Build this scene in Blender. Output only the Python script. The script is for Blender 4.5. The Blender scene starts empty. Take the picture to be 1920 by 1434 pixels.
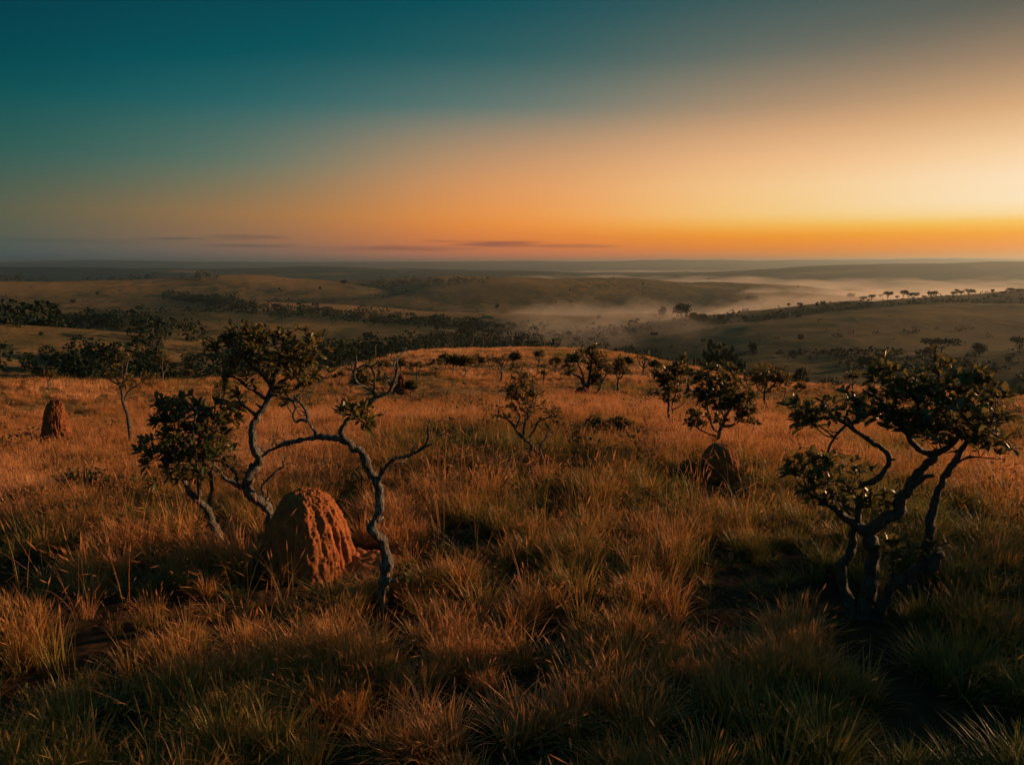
import bpy, math
import numpy as np
from mathutils import Vector
rad = math.radians
W0, H0, FPX = 1920.0, 1434.0, 1371.0
CAM_H = 4.5
PITCH = math.atan(223 / FPX)
CP, SP = math.cos(PITCH), math.sin(PITCH)
SUN_AZ, SUN_EL = rad(73), rad(11.5)
sc = bpy.context.scene
COL = sc.collection

# ------------------------------------------------------------------ numpy helpers
def _hash(i, j, k, seed):
    with np.errstate(over='ignore'):
        h = (i.astype(np.uint32) * np.uint32(374761393) + j.astype(np.uint32) * np.uint32(668265263)
             + k.astype(np.uint32) * np.uint32(2246822519) + np.uint32(seed * 3266489917 % 4294967296))
        h ^= h >> np.uint32(13); h *= np.uint32(1274126177); h ^= h >> np.uint32(16)
        h *= np.uint32(2246822519); h ^= h >> np.uint32(15)
    return h.astype(np.float64) / 4294967295.0 * 2 - 1

def vnoise(x, y, z=0.0, seed=0):
    x, y, z = np.broadcast_arrays(np.asarray(x, float), np.asarray(y, float), np.asarray(z, float))
    xi, yi, zi = np.floor(x), np.floor(y), np.floor(z)
    fx, fy, fz = x - xi, y - yi, z - zi
    fx = fx * fx * fx * (fx * (fx * 6 - 15) + 10); fy = fy * fy * fy * (fy * (fy * 6 - 15) + 10); fz = fz * fz * fz * (fz * (fz * 6 - 15) + 10)
    xi, yi, zi = xi.astype(np.int64), yi.astype(np.int64), zi.astype(np.int64)
    r = 0
    for a in (0, 1):
        for b in (0, 1):
            for c in (0, 1):
                w = (fx if a else 1 - fx) * (fy if b else 1 - fy) * (fz if c else 1 - fz)
                r = r + w * _hash(xi + a, yi + b, zi + c, seed)
    return r

def fbm(x, y, z=0.0, seed=0, octv=4, gain=.5):
    r, a, f = 0, 1.0, 1.0
    for o in range(octv):
        r = r + a * vnoise(np.asarray(x) * f + 17.3 * o, np.asarray(y) * f - 9.1 * o, np.asarray(z) * f + 4.7 * o, seed + o)
        a *= gain; f *= 2.03
    return r

def mesh_np(name, V, F3=None, F4=None, mats=(), mat_idx=None, smooth=False, parent=None, attrs=None, link=True):
    me = bpy.data.meshes.new(name)
    V = np.ascontiguousarray(V, dtype=np.float32)
    me.vertices.add(len(V)); me.vertices.foreach_set('co', V.ravel())
    loops, starts, tot = [], [], 0
    for F, n in ((F3, 3), (F4, 4)):
        if F is not None and len(F):
            F = np.asarray(F, dtype=np.int32)
            loops.append(F.ravel()); starts.append(np.arange(len(F), dtype=np.int32) * n + tot); tot += F.size
    if loops:
        L = np.concatenate(loops); S = np.concatenate(starts)
        me.loops.add(len(L)); me.loops.foreach_set('vertex_index', L)
        me.polygons.add(len(S)); me.polygons.foreach_set('loop_start', S)
        if mat_idx is not None: me.polygons.foreach_set('material_index', np.asarray(mat_idx, dtype=np.int32))
        me.polygons.foreach_set('use_smooth', np.full(len(S), bool(smooth)))
    for m in mats: me.materials.append(m)
    for k, (typ, dom, arr) in (attrs or {}).items():
        a = me.attributes.new(k, typ, dom)
        a.data.foreach_set('vector' if typ == 'FLOAT_VECTOR' else 'value', np.ascontiguousarray(arr, dtype=np.float32 if typ != 'INT' else np.int32).ravel())
    me.update(calc_edges=True)
    o = bpy.data.objects.new(name, me)
    if link: COL.objects.link(o)
    if parent is not None: o.parent = parent
    return o

def tag(o, label=None, cat=None, group=None, kind=None):
    if label: o['label'] = label
    if cat: o['category'] = cat
    if group: o['group'] = group
    if kind: o['kind'] = kind
    return o

def empty(name, loc, label, cat, group=None):
    o = bpy.data.objects.new(name, None); COL.objects.link(o)
    o.location = loc; o.empty_display_size = .2
    return tag(o, label, cat, group)

def lin(r, g, b):
    f = lambda c: (c / 255) / 12.92 if c / 255 <= .04045 else ((c / 255 + .055) / 1.055) ** 2.4
    return (f(r), f(g), f(b), 1)

# ------------------------------------------------------------------ picture <-> place
def ray(px, py):
    u = (np.asarray(px, float) - 960) / FPX; v = (717 - np.asarray(py, float)) / FPX
    return u, CP + v * SP, -SP + v * CP
def tan_e(px, py):
    x, y, z = ray(px, py); return z / np.hypot(x, y)

PX = np.array([-900, -400, 0, 200, 400, 600, 800, 960, 1120, 1280, 1440, 1600, 1760, 1920, 2300, 2900], float)
# knots: ('p', [pixel row the surface passes through at that distance]) or ('z', [height])
def row(*v): return np.array(v, float)
KN = [
 (np.full(16, 0.5), 'z', np.zeros(16)),
 (np.full(16, 9.), 'z', np.zeros(16)),
 (np.full(16, 22.), 'z', row(-.8,-.8,-.8,-.8,-.75,-.7,-.65,-.6,-.6,-.65,-.7,-.75,-.8,-.9,-.9,-.9)),
 (row(34,34,34,35,36,38,40,42,42,40,38,36,34,33,33,33), 'z', row(-2.0,-2.0,-2.0,-2.05,-2.2,-2.5,-2.8,-2.9,-2.9,-2.7,-2.5,-2.3,-2.1,-2.1,-2.1,-2.1)),
 (row(44,44,44,46,48,52,60,74,74,64,54,48,44,42,42,42), 'p', row(740,738,735,727,718,703,668,656,660,686,716,731,744,762,765,765)),
 (row(110,110,110,110,110,118,130,140,140,130,120,110,110,110,110,110), 'z', row(-22,-22,-22,-22,-22,-22,-19,-19,-19,-20,-21,-22,-24,-26,-26,-26)),
 (row(200,200,200,200,200,210,230,240,240,230,220,200,200,200,200,200), 'z', row(-37,-37,-37,-37,-37,-39,-38,-37,-38,-38,-36,-34,-35,-36,-36,-36)),
 (row(340,340,340,340,350,360,380,380,380,360,330,330,330,330,330,330), 'p', row(612,612,614,626,646,672,678,664,672,676,668,661,659,652,650,650)),
 (row(460,460,460,460,460,470,480,480,480,460,450,450,450,450,450,450), 'z', row(-42,-42,-42,-45,-50,-57,-58,-60,-60,-58,-50,-45,-43,-42,-42,-42)),
 (row(800,800,800,780,760,740,700,700,720,760,800,820,840,850,850,850), 'p', row(574,576,578,578,581,597,613,630,626,604,589,570,558,553,550,550)),
 (row(1150,1150,1150,1150,1150,1150,1100,1100,1150,1250,1300,1350,1400,1400,1400,1400), 'z', row(-62,-62,-62,-62,-62,-72,-78,-80,-82,-84,-86,-84,-80,-78,-78,-78)),
 (row(1900,1900,1900,1900,1900,1900,1900,1850,1800,1900,2000,2100,2200,2200,2200,2200), 'p', row(532,533,532,523,525,529,531,525,525,530,544,556,566,568,568,568)),
 (np.full(16, 3100.), 'z', row(*([-96]*16))),
 (row(*([5200]*16)), 'p', row(503,502,500,503,507,504,502,504,509,508,503,497,494,491,489,489)),
 (np.full(16, 8000.), 'z', np.full(16, -125.)),
 (np.full(16, 14000.), 'p', row(488,488,490,487,491,491.5,491,490.5,491,489.5,490.5,489,486,487.5,487,487)),
 (np.full(16, 22000.), 'z', np.full(16, -140.)),
]
def _cub(xk, yk, x):                                   # smooth interpolation over uneven knots (Catmull-Rom style)
    m = np.gradient(yk, xk)
    i = np.clip(np.searchsorted(xk, x) - 1, 0, len(xk) - 2)
    h = xk[i + 1] - xk[i]; t = np.clip((x - xk[i]) / h, 0, 1)
    return ((2*t**3-3*t**2+1)*yk[i] + (t**3-2*t**2+t)*h*m[i] + (-2*t**3+3*t**2)*yk[i+1] + (t**3-t**2)*h*m[i+1])
KR = np.array([k[0] for k in KN])
KZ = np.array([k[2] if k[1] == 'z' else CAM_H + k[0] * tan_e(PX, k[2]) for k in KN])
def _pchip(R, Z, r):                                   # R,Z: (K,N); r: (N,)
    LR = R; h = np.diff(LR, axis=0); d = np.diff(Z, axis=0) / h
    m = np.zeros_like(Z)
    same = d[:-1] * d[1:] > 0
    w1 = 2 * h[1:] + h[:-1]; w2 = h[1:] + 2 * h[:-1]
    with np.errstate(divide='ignore', invalid='ignore'):
        mm = (w1 + w2) / (w1 / d[:-1] + w2 / d[1:])
    m[1:-1] = np.where(same, mm, 0); m[-1] = d[-1]
    i = np.clip((LR[:-1] <= r[None]).sum(0) - 1, 0, len(R) - 2)
    n = np.arange(len(r)); hh = h[i, n]; t = np.clip((r - LR[i, n]) / hh, 0, 1)
    return ((2*t**3-3*t**2+1)*Z[i, n] + (t**3-2*t**2+t)*hh*m[i, n] + (-2*t**3+3*t**2)*Z[i+1, n] + (t**3-t**2)*hh*m[i+1, n])
def folds(x, y):                                       # spurs (+) and gullies (-) of the hill country
    wx = 90*vnoise(x/310, y/310, 2.2, 61); wy = 70*vnoise(x/310, y/310, 7.7, 62)
    return 1 - 2.6*np.abs(vnoise((x + wx)/430 + .3, (y + wy)/270, 0, 63)) + .25*fbm(x/150, y/110, seed=64, octv=2)
def height(x, y):
    x = np.atleast_1d(np.asarray(x, float)); y = np.atleast_1d(np.asarray(y, float))
    shp = x.shape; x = x.ravel(); y = y.ravel()
    r = np.maximum(np.hypot(x, y), .5); az = np.arctan2(x, y)
    azc = np.clip(az, -1.0, 1.0)
    px = 960 + FPX * np.tan(azc) / CP
    px = np.clip(px, PX[0], PX[-1])
    R = np.array([_cub(PX, k, px) for k in KR]); Z = np.array([_cub(PX, k, px) for k in KZ])
    z = _pchip(R, Z, r)
    far = np.clip((r - 60) / 300, 0, 1)
    z = z + far * (np.clip(r / 900, 0, 1) ** .5) * (3.9 * fbm(x / 230, y / 190, seed=3, octv=4) + .6 * fbm(x / 22, y / 22, seed=8, octv=2))
    z = z - 8.5 * (folds(x, y) - .25) * np.clip((r - 330) / 500, 0, 1) * np.clip((4200 - r)/2000, 0, 1)
    z = z + np.clip((r - 2500) / 3000, 0, 1) * 19 * fbm(x / 2100, y / 1000, seed=21, octv=4)
    z = z + np.clip(1 - r / 150, 0, 1) * (.05 * fbm(x / 1.3, y / 1.3, seed=5, octv=3)) * np.clip(r / 6, 0, 1)
    return z.reshape(shp)
def hz(x, y): return float(height(x, y)[0])
_T = np.concatenate([np.arange(3, 80, .1), np.geomspace(80, 15000, 1500)])
def hit(px, py, rmin=0):
    dx, dy, dz = [float(v) for v in ray(px, py)]
    h = math.hypot(dx, dy); x = dx / h * _T; y = dy / h * _T; z = CAM_H + dz / h * _T
    b = np.nonzero((z < height(x, y)) & (_T >= rmin))[0]
    i = b[0] if len(b) else len(_T) - 1
    return np.array([x[i], y[i], hz(x[i], y[i])])
def at(px, py, r):                                     # the ground at distance r in the direction of (px,py)
    dx, dy, dz = [float(v) for v in ray(px, py)]; h = math.hypot(dx, dy)
    x, y = dx / h * r, dy / h * r
    return np.array([x, y, hz(x, y)])
def plane_pt(B, px, py, dep=0.0):                      # point seen at (px,py) on the upright plane through B, dep metres behind it
    n = np.array([B[0], B[1], 0.]); n /= np.linalg.norm(n)
    px = np.asarray(px, float); dx, dy, dz = ray(px, py)
    t = (n[0]*B[0] + n[1]*B[1] + dep) / (dx*n[0] + dy*n[1])
    return np.stack([dx*t, dy*t, CAM_H + dz*t], -1)
def px_m(B): return math.hypot(B[0], B[1]) / FPX * 1.02  # metres per photo pixel at B

# ------------------------------------------------------------------ materials
def new_mat(name):
    m = bpy.data.materials.new(name); m.use_nodes = True
    nt = m.node_tree; nt.nodes.clear()
    return m, nt, nt.nodes.new('ShaderNodeOutputMaterial')
def N(nt, t, **kw):
    n = nt.nodes.new(t)
    for k, v in kw.items():
        if k.startswith('i_'):
            key = k[2:]; n.inputs[int(key) if key.isdigit() else key.replace('_', ' ')].default_value = v
        else: setattr(n, k, v)
    return n
def ramp(nt, fac, stops, interp='LINEAR'):
    n = nt.nodes.new('ShaderNodeValToRGB'); cr = n.color_ramp; cr.interpolation = interp
    while len(cr.elements) > 1: cr.elements.remove(cr.elements[-1])
    cr.elements[0].position = stops[0][0]; cr.elements[0].color = stops[0][1]
    for p, c in stops[1:]:
        e = cr.elements.new(p); e.color = c
    if fac is not None: nt.links.new(fac, n.inputs[0])
    return n
def noise(nt, scale, detail=4, rough=.55, vec=None, dist=0.0):
    n = N(nt, 'ShaderNodeTexNoise'); n.inputs['Scale'].default_value = scale; n.inputs['Detail'].default_value = detail
    n.inputs['Roughness'].default_value = rough; n.inputs['Distortion'].default_value = dist
    if vec is not None: nt.links.new(vec, n.inputs['Vector'])
    return n
def mixc(nt, f, a, b, bt='MIX'):
    n = nt.nodes.new('ShaderNodeMix'); n.data_type = 'RGBA'; n.blend_type = bt
    for v, i in ((f, 0), (a, 6), (b, 7)):
        if isinstance(v, (int, float, tuple)): n.inputs[i].default_value = v
        else: nt.links.new(v, n.inputs[i])
    return n.outputs[2]

def leaf_mat(name, c1, c2, c3, rough=.34, trans=.3, spec=.5):
    m, nt, out = new_mat(name)
    ob = N(nt, 'ShaderNodeTexCoord')
    geo = N(nt, 'ShaderNodeNewGeometry')
    n = noise(nt, 2.3, 3, .6, geo.outputs['Position'])
    rnd = geo.outputs['Random Per Island']
    r = ramp(nt, rnd, [(0, c1), (.55, c2), (.86, c2), (1, c3)])
    r2 = mixc(nt, n.outputs[0], r.outputs[0], mixc(nt, .5, r.outputs[0], c1), 'MIX')
    p = N(nt, 'ShaderNodeBsdfPrincipled'); nt.links.new(r2, p.inputs['Base Color'])
    p.inputs['Roughness'].default_value = rough; p.inputs['Specular IOR Level'].default_value = spec
    t = N(nt, 'ShaderNodeBsdfTranslucent'); nt.links.new(mixc(nt, .5, r2, c3), t.inputs[0])
    mx = N(nt, 'ShaderNodeMixShader'); mx.inputs[0].default_value = trans
    nt.links.new(p.outputs[0], mx.inputs[1]); nt.links.new(t.outputs[0], mx.inputs[2]); nt.links.new(mx.outputs[0], out.inputs[0])
    return m
def bark_mat(name, c1, c2, c3, sc_=1.0):
    m, nt, out = new_mat(name)
    tc = N(nt, 'ShaderNodeTexCoord'); mp = N(nt, 'ShaderNodeMapping'); nt.links.new(tc.outputs['Object'], mp.inputs[0])
    mp.inputs['Scale'].default_value = (1, 1, .28)
    n1 = noise(nt, 30 * sc_, 6, .72, mp.outputs[0], 1.2); n2 = noise(nt, 7 * sc_, 3, .5, tc.outputs['Object'])
    r = ramp(nt, n1.outputs[0], [(.36, c1), (.5, c2), (.63, c3)])
    col = mixc(nt, n2.outputs[0], r.outputs[0], mixc(nt, .6, r.outputs[0], c1))
    p = N(nt, 'ShaderNodeBsdfPrincipled'); nt.links.new(col, p.inputs['Base Color']); p.inputs['Roughness'].default_value = .75
    b = N(nt, 'ShaderNodeBump'); b.inputs['Strength'].default_value = 1.0; b.inputs['Distance'].default_value = .03
    nt.links.new(n1.outputs[0], b.inputs['Height']); nt.links.new(b.outputs[0], p.inputs['Normal'])
    nt.links.new(p.outputs[0], out.inputs[0])
    return m
M_LEAF = leaf_mat('leathery_leaf', (.035, .05, .018, 1), (.11, .115, .034, 1), (.30, .19, .065, 1), .42, .45, .35)
M_LEAFD = leaf_mat('dark_leaf', (.028, .05, .022, 1), (.08, .105, .034, 1), (.22, .15, .045, 1), .4, .42, .35)
M_LEAFB = leaf_mat('dry_leaf', (.07, .07, .02, 1), (.13, .105, .03, 1), (.26, .16, .055, 1), .5, .4, .3)
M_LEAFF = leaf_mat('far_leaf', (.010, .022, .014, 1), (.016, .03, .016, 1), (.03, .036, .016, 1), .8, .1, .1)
M_HERB = leaf_mat('herb_leaf', (.02, .032, .012, 1), (.04, .05, .015, 1), (.09, .075, .02, 1), .7, .25, .15)
M_BARK = bark_mat('grey_bark', (.008, .010, .011, 1), (.045, .047, .048, 1), (.34, .31, .27, 1))
M_BARKD = bark_mat('dark_bark', (.02, .018, .016, 1), (.06, .05, .042, 1), (.14, .12, .1, 1))

def grass_mat():
    m, nt, out = new_mat('grass_blades')
    tn = N(nt, 'ShaderNodeAttribute', attribute_type='INSTANCER', attribute_name='tint')
    lv = N(nt, 'ShaderNodeAttribute', attribute_type='GEOMETRY', attribute_name='lev')
    geo = N(nt, 'ShaderNodeNewGeometry')
    add = N(nt, 'ShaderNodeMath', operation='MULTIPLY_ADD'); nt.links.new(geo.outputs['Random Per Island'], add.inputs[0])
    add.inputs[1].default_value = .34; nt.links.new(tn.outputs['Fac'], add.inputs[2])
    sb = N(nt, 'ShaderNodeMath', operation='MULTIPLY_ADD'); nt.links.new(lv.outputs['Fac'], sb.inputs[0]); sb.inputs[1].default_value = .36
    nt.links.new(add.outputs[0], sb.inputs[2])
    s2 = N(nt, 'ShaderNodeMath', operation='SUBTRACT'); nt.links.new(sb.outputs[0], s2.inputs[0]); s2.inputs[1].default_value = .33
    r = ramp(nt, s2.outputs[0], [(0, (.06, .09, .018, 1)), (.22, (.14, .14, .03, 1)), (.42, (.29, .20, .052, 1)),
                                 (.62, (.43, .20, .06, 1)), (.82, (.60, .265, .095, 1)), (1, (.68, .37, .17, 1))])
    p = N(nt, 'ShaderNodeBsdfPrincipled'); nt.links.new(r.outputs[0], p.inputs['Base Color']); p.inputs['Roughness'].default_value = .5
    p.inputs['Specular IOR Level'].default_value = .35
    t = N(nt, 'ShaderNodeBsdfTranslucent'); nt.links.new(r.outputs[0], t.inputs[0])
    mx = N(nt, 'ShaderNodeMixShader'); mx.inputs[0].default_value = .42
    nt.links.new(p.outputs[0], mx.inputs[1]); nt.links.new(t.outputs[0], mx.inputs[2]); nt.links.new(mx.outputs[0], out.inputs[0])
    return m
M_GRASS = grass_mat()

def clay_mat(name, c1, c2, c3):
    m, nt, out = new_mat(name)
    tc = N(nt, 'ShaderNodeTexCoord'); n1 = noise(nt, 4.5, 6, .65, tc.outputs['Object']); n2 = noise(nt, 42, 5, .7, tc.outputs['Object'])
    r = ramp(nt, n1.outputs[0], [(.3, c1), (.52, c2), (.72, c3)])
    col = mixc(nt, .35, r.outputs[0], ramp(nt, n2.outputs[0], [(.3, c1), (.7, c3)]).outputs[0])
    p = N(nt, 'ShaderNodeBsdfPrincipled'); nt.links.new(col, p.inputs['Base Color']); p.inputs['Roughness'].default_value = .95
    p.inputs['Specular IOR Level'].default_value = .1
    b = N(nt, 'ShaderNodeBump'); b.inputs['Strength'].default_value = .8; b.inputs['Distance'].default_value = .02
    nt.links.new(n2.outputs[0], b.inputs['Height']); nt.links.new(b.outputs[0], p.inputs['Normal']); nt.links.new(p.outputs[0], out.inputs[0])
    return m
M_CLAY = clay_mat('termite_clay', (.11, .042, .02, 1), (.30, .10, .036, 1), (.42, .17, .065, 1))
M_CLAYD = clay_mat('shade_dark_termite_clay', (.06, .026, .016, 1), (.12, .045, .026, 1), (.18, .065, .035, 1))  # clay colour darkened to stand for shade on a mound

M_CLAYM = clay_mat('brown_shaded_termite_clay', (.08, .034, .018, 1), (.20, .072, .03, 1), (.30, .115, .046, 1))  # browner far-left mound, and the dome mound's shade put into the colour
def ground_mat():
    m, nt, out = new_mat('savanna_ground')
    tc = N(nt, 'ShaderNodeTexCoord'); P = tc.outputs['Object']
    sep = N(nt, 'ShaderNodeSeparateXYZ'); nt.links.new(P, sep.inputs[0])
    ln = N(nt, 'ShaderNodeVectorMath', operation='LENGTH'); nt.links.new(P, ln.inputs[0])
    def mr(val, a, b):
        n = N(nt, 'ShaderNodeMapRange'); nt.links.new(val, n.inputs[0]); n.inputs[1].default_value = a; n.inputs[2].default_value = b
        return n.outputs[0]
    # soil and litter between the near tufts
    s1 = noise(nt, 3.0, 6, .6, P); soil = ramp(nt, s1.outputs[0], [(.3, (.022, .013, .009, 1)), (.6, (.05, .028, .015, 1)), (.8, (.085, .045, .022, 1))]).outputs[0]
    # grassy sward seen from far: broad patches, medium mottling, fine grain
    mpg = N(nt, 'ShaderNodeMapping'); nt.links.new(P, mpg.inputs[0]); mpg.inputs['Scale'].default_value = (1, .55, 2.0)
    a = noise(nt, .006, 5, .6, mpg.outputs[0], .4); b = noise(nt, .05, 6, .7, mpg.outputs[0], .3); c = noise(nt, .6, 4, .7, P)
    g1 = ramp(nt, a.outputs[0], [(.3, (.11, .075, .032, 1)), (.48, (.175, .118, .048, 1)), (.62, (.26, .15, .066, 1)), (.75, (.22, .13, .055, 1))]).outputs[0]
    g2 = mixc(nt, mr(b.outputs[0], .40, .56), (.055, .055, .026, 1), g1)
    g3 = mixc(nt, mr(c.outputs[0], .2, .85), mixc(nt, .55, g2, (.03, .035, .018, 1)), g2)
    # dark scrub patches on the slopes
    v = noise(nt, .022, 3, .8, mpg.outputs[0], 1.0)
    g4 = mixc(nt, mr(v.outputs[0], .56, .64), g3, (.028, .038, .02, 1))
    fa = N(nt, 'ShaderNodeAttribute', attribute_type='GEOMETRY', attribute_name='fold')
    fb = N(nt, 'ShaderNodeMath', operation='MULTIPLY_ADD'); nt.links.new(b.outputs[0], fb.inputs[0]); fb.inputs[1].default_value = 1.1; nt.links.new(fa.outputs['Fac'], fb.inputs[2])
    g4 = mixc(nt, mr(fb.outputs[0], 1.05, 1.42), g4, (.030, .038, .022, 1))  # gully scrub tone and paler spurs, also standing in for weak slope shading
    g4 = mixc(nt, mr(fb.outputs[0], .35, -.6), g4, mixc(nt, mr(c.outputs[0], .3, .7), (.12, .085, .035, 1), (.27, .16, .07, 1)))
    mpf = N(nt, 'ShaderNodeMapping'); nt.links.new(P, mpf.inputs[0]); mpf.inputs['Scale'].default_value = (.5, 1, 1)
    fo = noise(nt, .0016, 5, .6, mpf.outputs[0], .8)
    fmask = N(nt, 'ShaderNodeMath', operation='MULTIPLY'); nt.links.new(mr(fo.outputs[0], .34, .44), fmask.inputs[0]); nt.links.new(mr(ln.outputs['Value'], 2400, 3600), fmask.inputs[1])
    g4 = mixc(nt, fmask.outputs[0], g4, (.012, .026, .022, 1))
    gn = ramp(nt, s1.outputs[0], [(.3, (.07, .05, .02, 1)), (.5, (.20, .11, .04, 1)), (.75, (.34, .18, .07, 1))]).outputs[0]
    soil = mixc(nt, mr(ln.outputs['Value'], 15, 34), soil, gn)
    col = mixc(nt, mr(ln.outputs['Value'], 50, 140), soil, g4)
    p = N(nt, 'ShaderNodeBsdfPrincipled'); nt.links.new(col, p.inputs['Base Color']); p.inputs['Roughness'].default_value = .95
    p.inputs['Specular IOR Level'].default_value = .05
    bp = N(nt, 'ShaderNodeBump'); bp.inputs['Strength'].default_value = .6; bp.inputs['Distance'].default_value = 2.0
    bs = N(nt, 'ShaderNodeMath', operation='MULTIPLY'); nt.links.new(b.outputs[0], bs.inputs[0]); nt.links.new(mr(ln.outputs['Value'], 60, 300), bs.inputs[1]); nt.links.new(bs.outputs[0], bp.inputs['Height'])
    b2 = N(nt, 'ShaderNodeBump'); b2.inputs['Strength'].default_value = .6; b2.inputs['Distance'].default_value = .35
    nt.links.new(c.outputs[0], b2.inputs['Height']); nt.links.new(bp.outputs[0], b2.inputs['Normal'])
    nt.links.new(b2.outputs[0], p.inputs['Normal']); nt.links.new(p.outputs[0], out.inputs[0])
    return m
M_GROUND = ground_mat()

# ------------------------------------------------------------------ ground
def build_ground():
    az = np.concatenate([np.arange(-180, -60, 3.0), np.arange(-60, 60, .16), np.arange(60, 180, 3.0)])
    az = np.radians(az); rr = [.6]
    while rr[-1] < 21500: rr.append(rr[-1] * 1.0125 + .02)
    rr = np.array(rr); A, R = np.meshgrid(az, rr)
    x, y = R * np.sin(A), R * np.cos(A)
    z = np.concatenate([height(x[i], y[i]) for i in range(len(rr))]).reshape(x.shape)
    V = np.stack([x, y, z], -1).reshape(-1, 3); na, nr = len(az), len(rr)
    i, j = np.meshgrid(np.arange(nr - 1), np.arange(na), indexing='ij'); j2 = (j + 1) % na
    F = np.stack([i*na + j, i*na + j2, (i+1)*na + j2, (i+1)*na + j], -1).reshape(-1, 4)[:, ::-1]
    c = len(V); V = np.vstack([V, [[0, 0, hz(0, .5)]]])
    jj = np.arange(na); F3 = np.stack([jj, np.full(na, c), (jj + 1) % na], -1)[:, ::-1]
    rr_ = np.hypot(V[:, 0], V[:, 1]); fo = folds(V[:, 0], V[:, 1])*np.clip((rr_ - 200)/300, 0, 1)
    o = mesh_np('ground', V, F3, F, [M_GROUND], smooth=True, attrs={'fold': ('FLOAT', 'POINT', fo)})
    tag(o, 'rolling savanna plateau and grassy hills fading to the horizon', 'ground', kind='structure')
build_ground()

# ------------------------------------------------------------------ grass (one stuff object)
def blades_mesh(name, n, h, spread, lean, width, seed, heads=0, segs=4):
    rg = np.random.default_rng(seed)
    a = rg.uniform(0, 2*math.pi, n); rad0 = spread * np.sqrt(rg.uniform(0, 1, n)) * .5
    hh = h * rg.uniform(.5, 1.0, n); ln = lean * (rg.uniform(.15, 1.0, n) ** 1.2) * (.5 + .8*rad0/max(spread*.5, 1e-6))
    t = np.linspace(0, 1, segs + 1)
    root = np.stack([rad0*np.cos(a), rad0*np.sin(a)], -1)
    a2 = a + rg.normal(0, .5, n); d = np.stack([np.cos(a2), np.sin(a2)], -1)
    droop = rg.uniform(.0, .35, n) * lean * 1.3
    V, F3, F4, lev = [], [], [], []
    P = np.zeros((n, segs + 1, 3))
    for k, tt in enumerate(t):
        P[:, k, :2] = root + d * (ln * h * (tt*.35 + tt**2*.65))[:, None]
        P[:, k, 2] = hh * (tt - droop * tt**3)
    side = np.stack([-d[:, 1], d[:, 0]], -1); ws = width * rg.uniform(.6, 1.2, n)
    prof = np.interp(t, [0, .3, 1], [.75, 1, .1])
    vb = np.zeros((n, segs*2 + 1, 3)); lv = np.zeros((n, segs*2 + 1))
    for k in range(segs):
        w = (ws * prof[k] * .5)[:, None]
        vb[:, 2*k] = P[:, k]; vb[:, 2*k+1] = P[:, k]
        vb[:, 2*k, :2] += side * w; vb[:, 2*k+1, :2] -= side * w; lv[:, 2*k:2*k+2] = t[k]
    vb[:, -1] = P[:, -1]; lv[:, -1] = 1
    base = np.arange(n)[:, None] * (segs*2 + 1)
    F4 = np.concatenate([base + np.array([[2*k, 2*k+1, 2*k+3, 2*k+2]]) for k in range(segs - 1)])
    F3 = base + np.array([[2*segs-2, 2*segs-1, 2*segs]])
    V = vb.reshape(-1, 3); lev = lv.ravel()
    if heads:                                            # seed heads: small crossed spindles at the tips of some stems
        ids = rg.choice(n, heads, replace=False); hv, hf, nv = [], [], len(V)
        for q in ids:
            tip = P[q, -1]; dr = P[q, -1] - P[q, -2]; dr /= np.linalg.norm(dr) + 1e-9
            for s in (side[q], d[q]):
                s3 = np.array([s[0], s[1], 0]) * width * 1.1; L = h * .12
                hv += [tip - dr*L*.3, tip + dr*L*.3 + s3, tip + dr*L, tip + dr*L*.3 - s3]; hf.append([nv, nv+1, nv+2, nv+3]); nv += 4
        V = np.vstack([V, hv]); F4 = np.vstack([F4, hf]); lev = np.concatenate([lev, np.ones(len(hv)) * 1.2])
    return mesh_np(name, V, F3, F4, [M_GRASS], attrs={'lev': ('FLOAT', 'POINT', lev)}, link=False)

def leafy_mesh(name, n, h, seed):                        # low broad-leaved herb
    rg = np.random.default_rng(seed); V, F = [], []
    for q in range(n):
        a = rg.uniform(0, 6.28); r = rg.uniform(.02, .2); z = rg.uniform(.05, h); d = np.array([math.cos(a), math.sin(a), rg.uniform(-.1, .7)])
        c = np.array([r*math.cos(a), r*math.sin(a), z]); s = np.array([-d[1], d[0], 0]); L = rg.uniform(.05, .1); w = L*.25
        k = len(V); V += [c, c + d*L*.5 + s*w, c + d*L, c + d*L*.5 - s*w]; F.append([k, k+1, k+2, k+3])
    return mesh_np(name, np.array(V), None, F, [M_HERB], attrs={'lev': ('FLOAT', 'POINT', np.zeros(len(V)))}, link=False)

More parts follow.
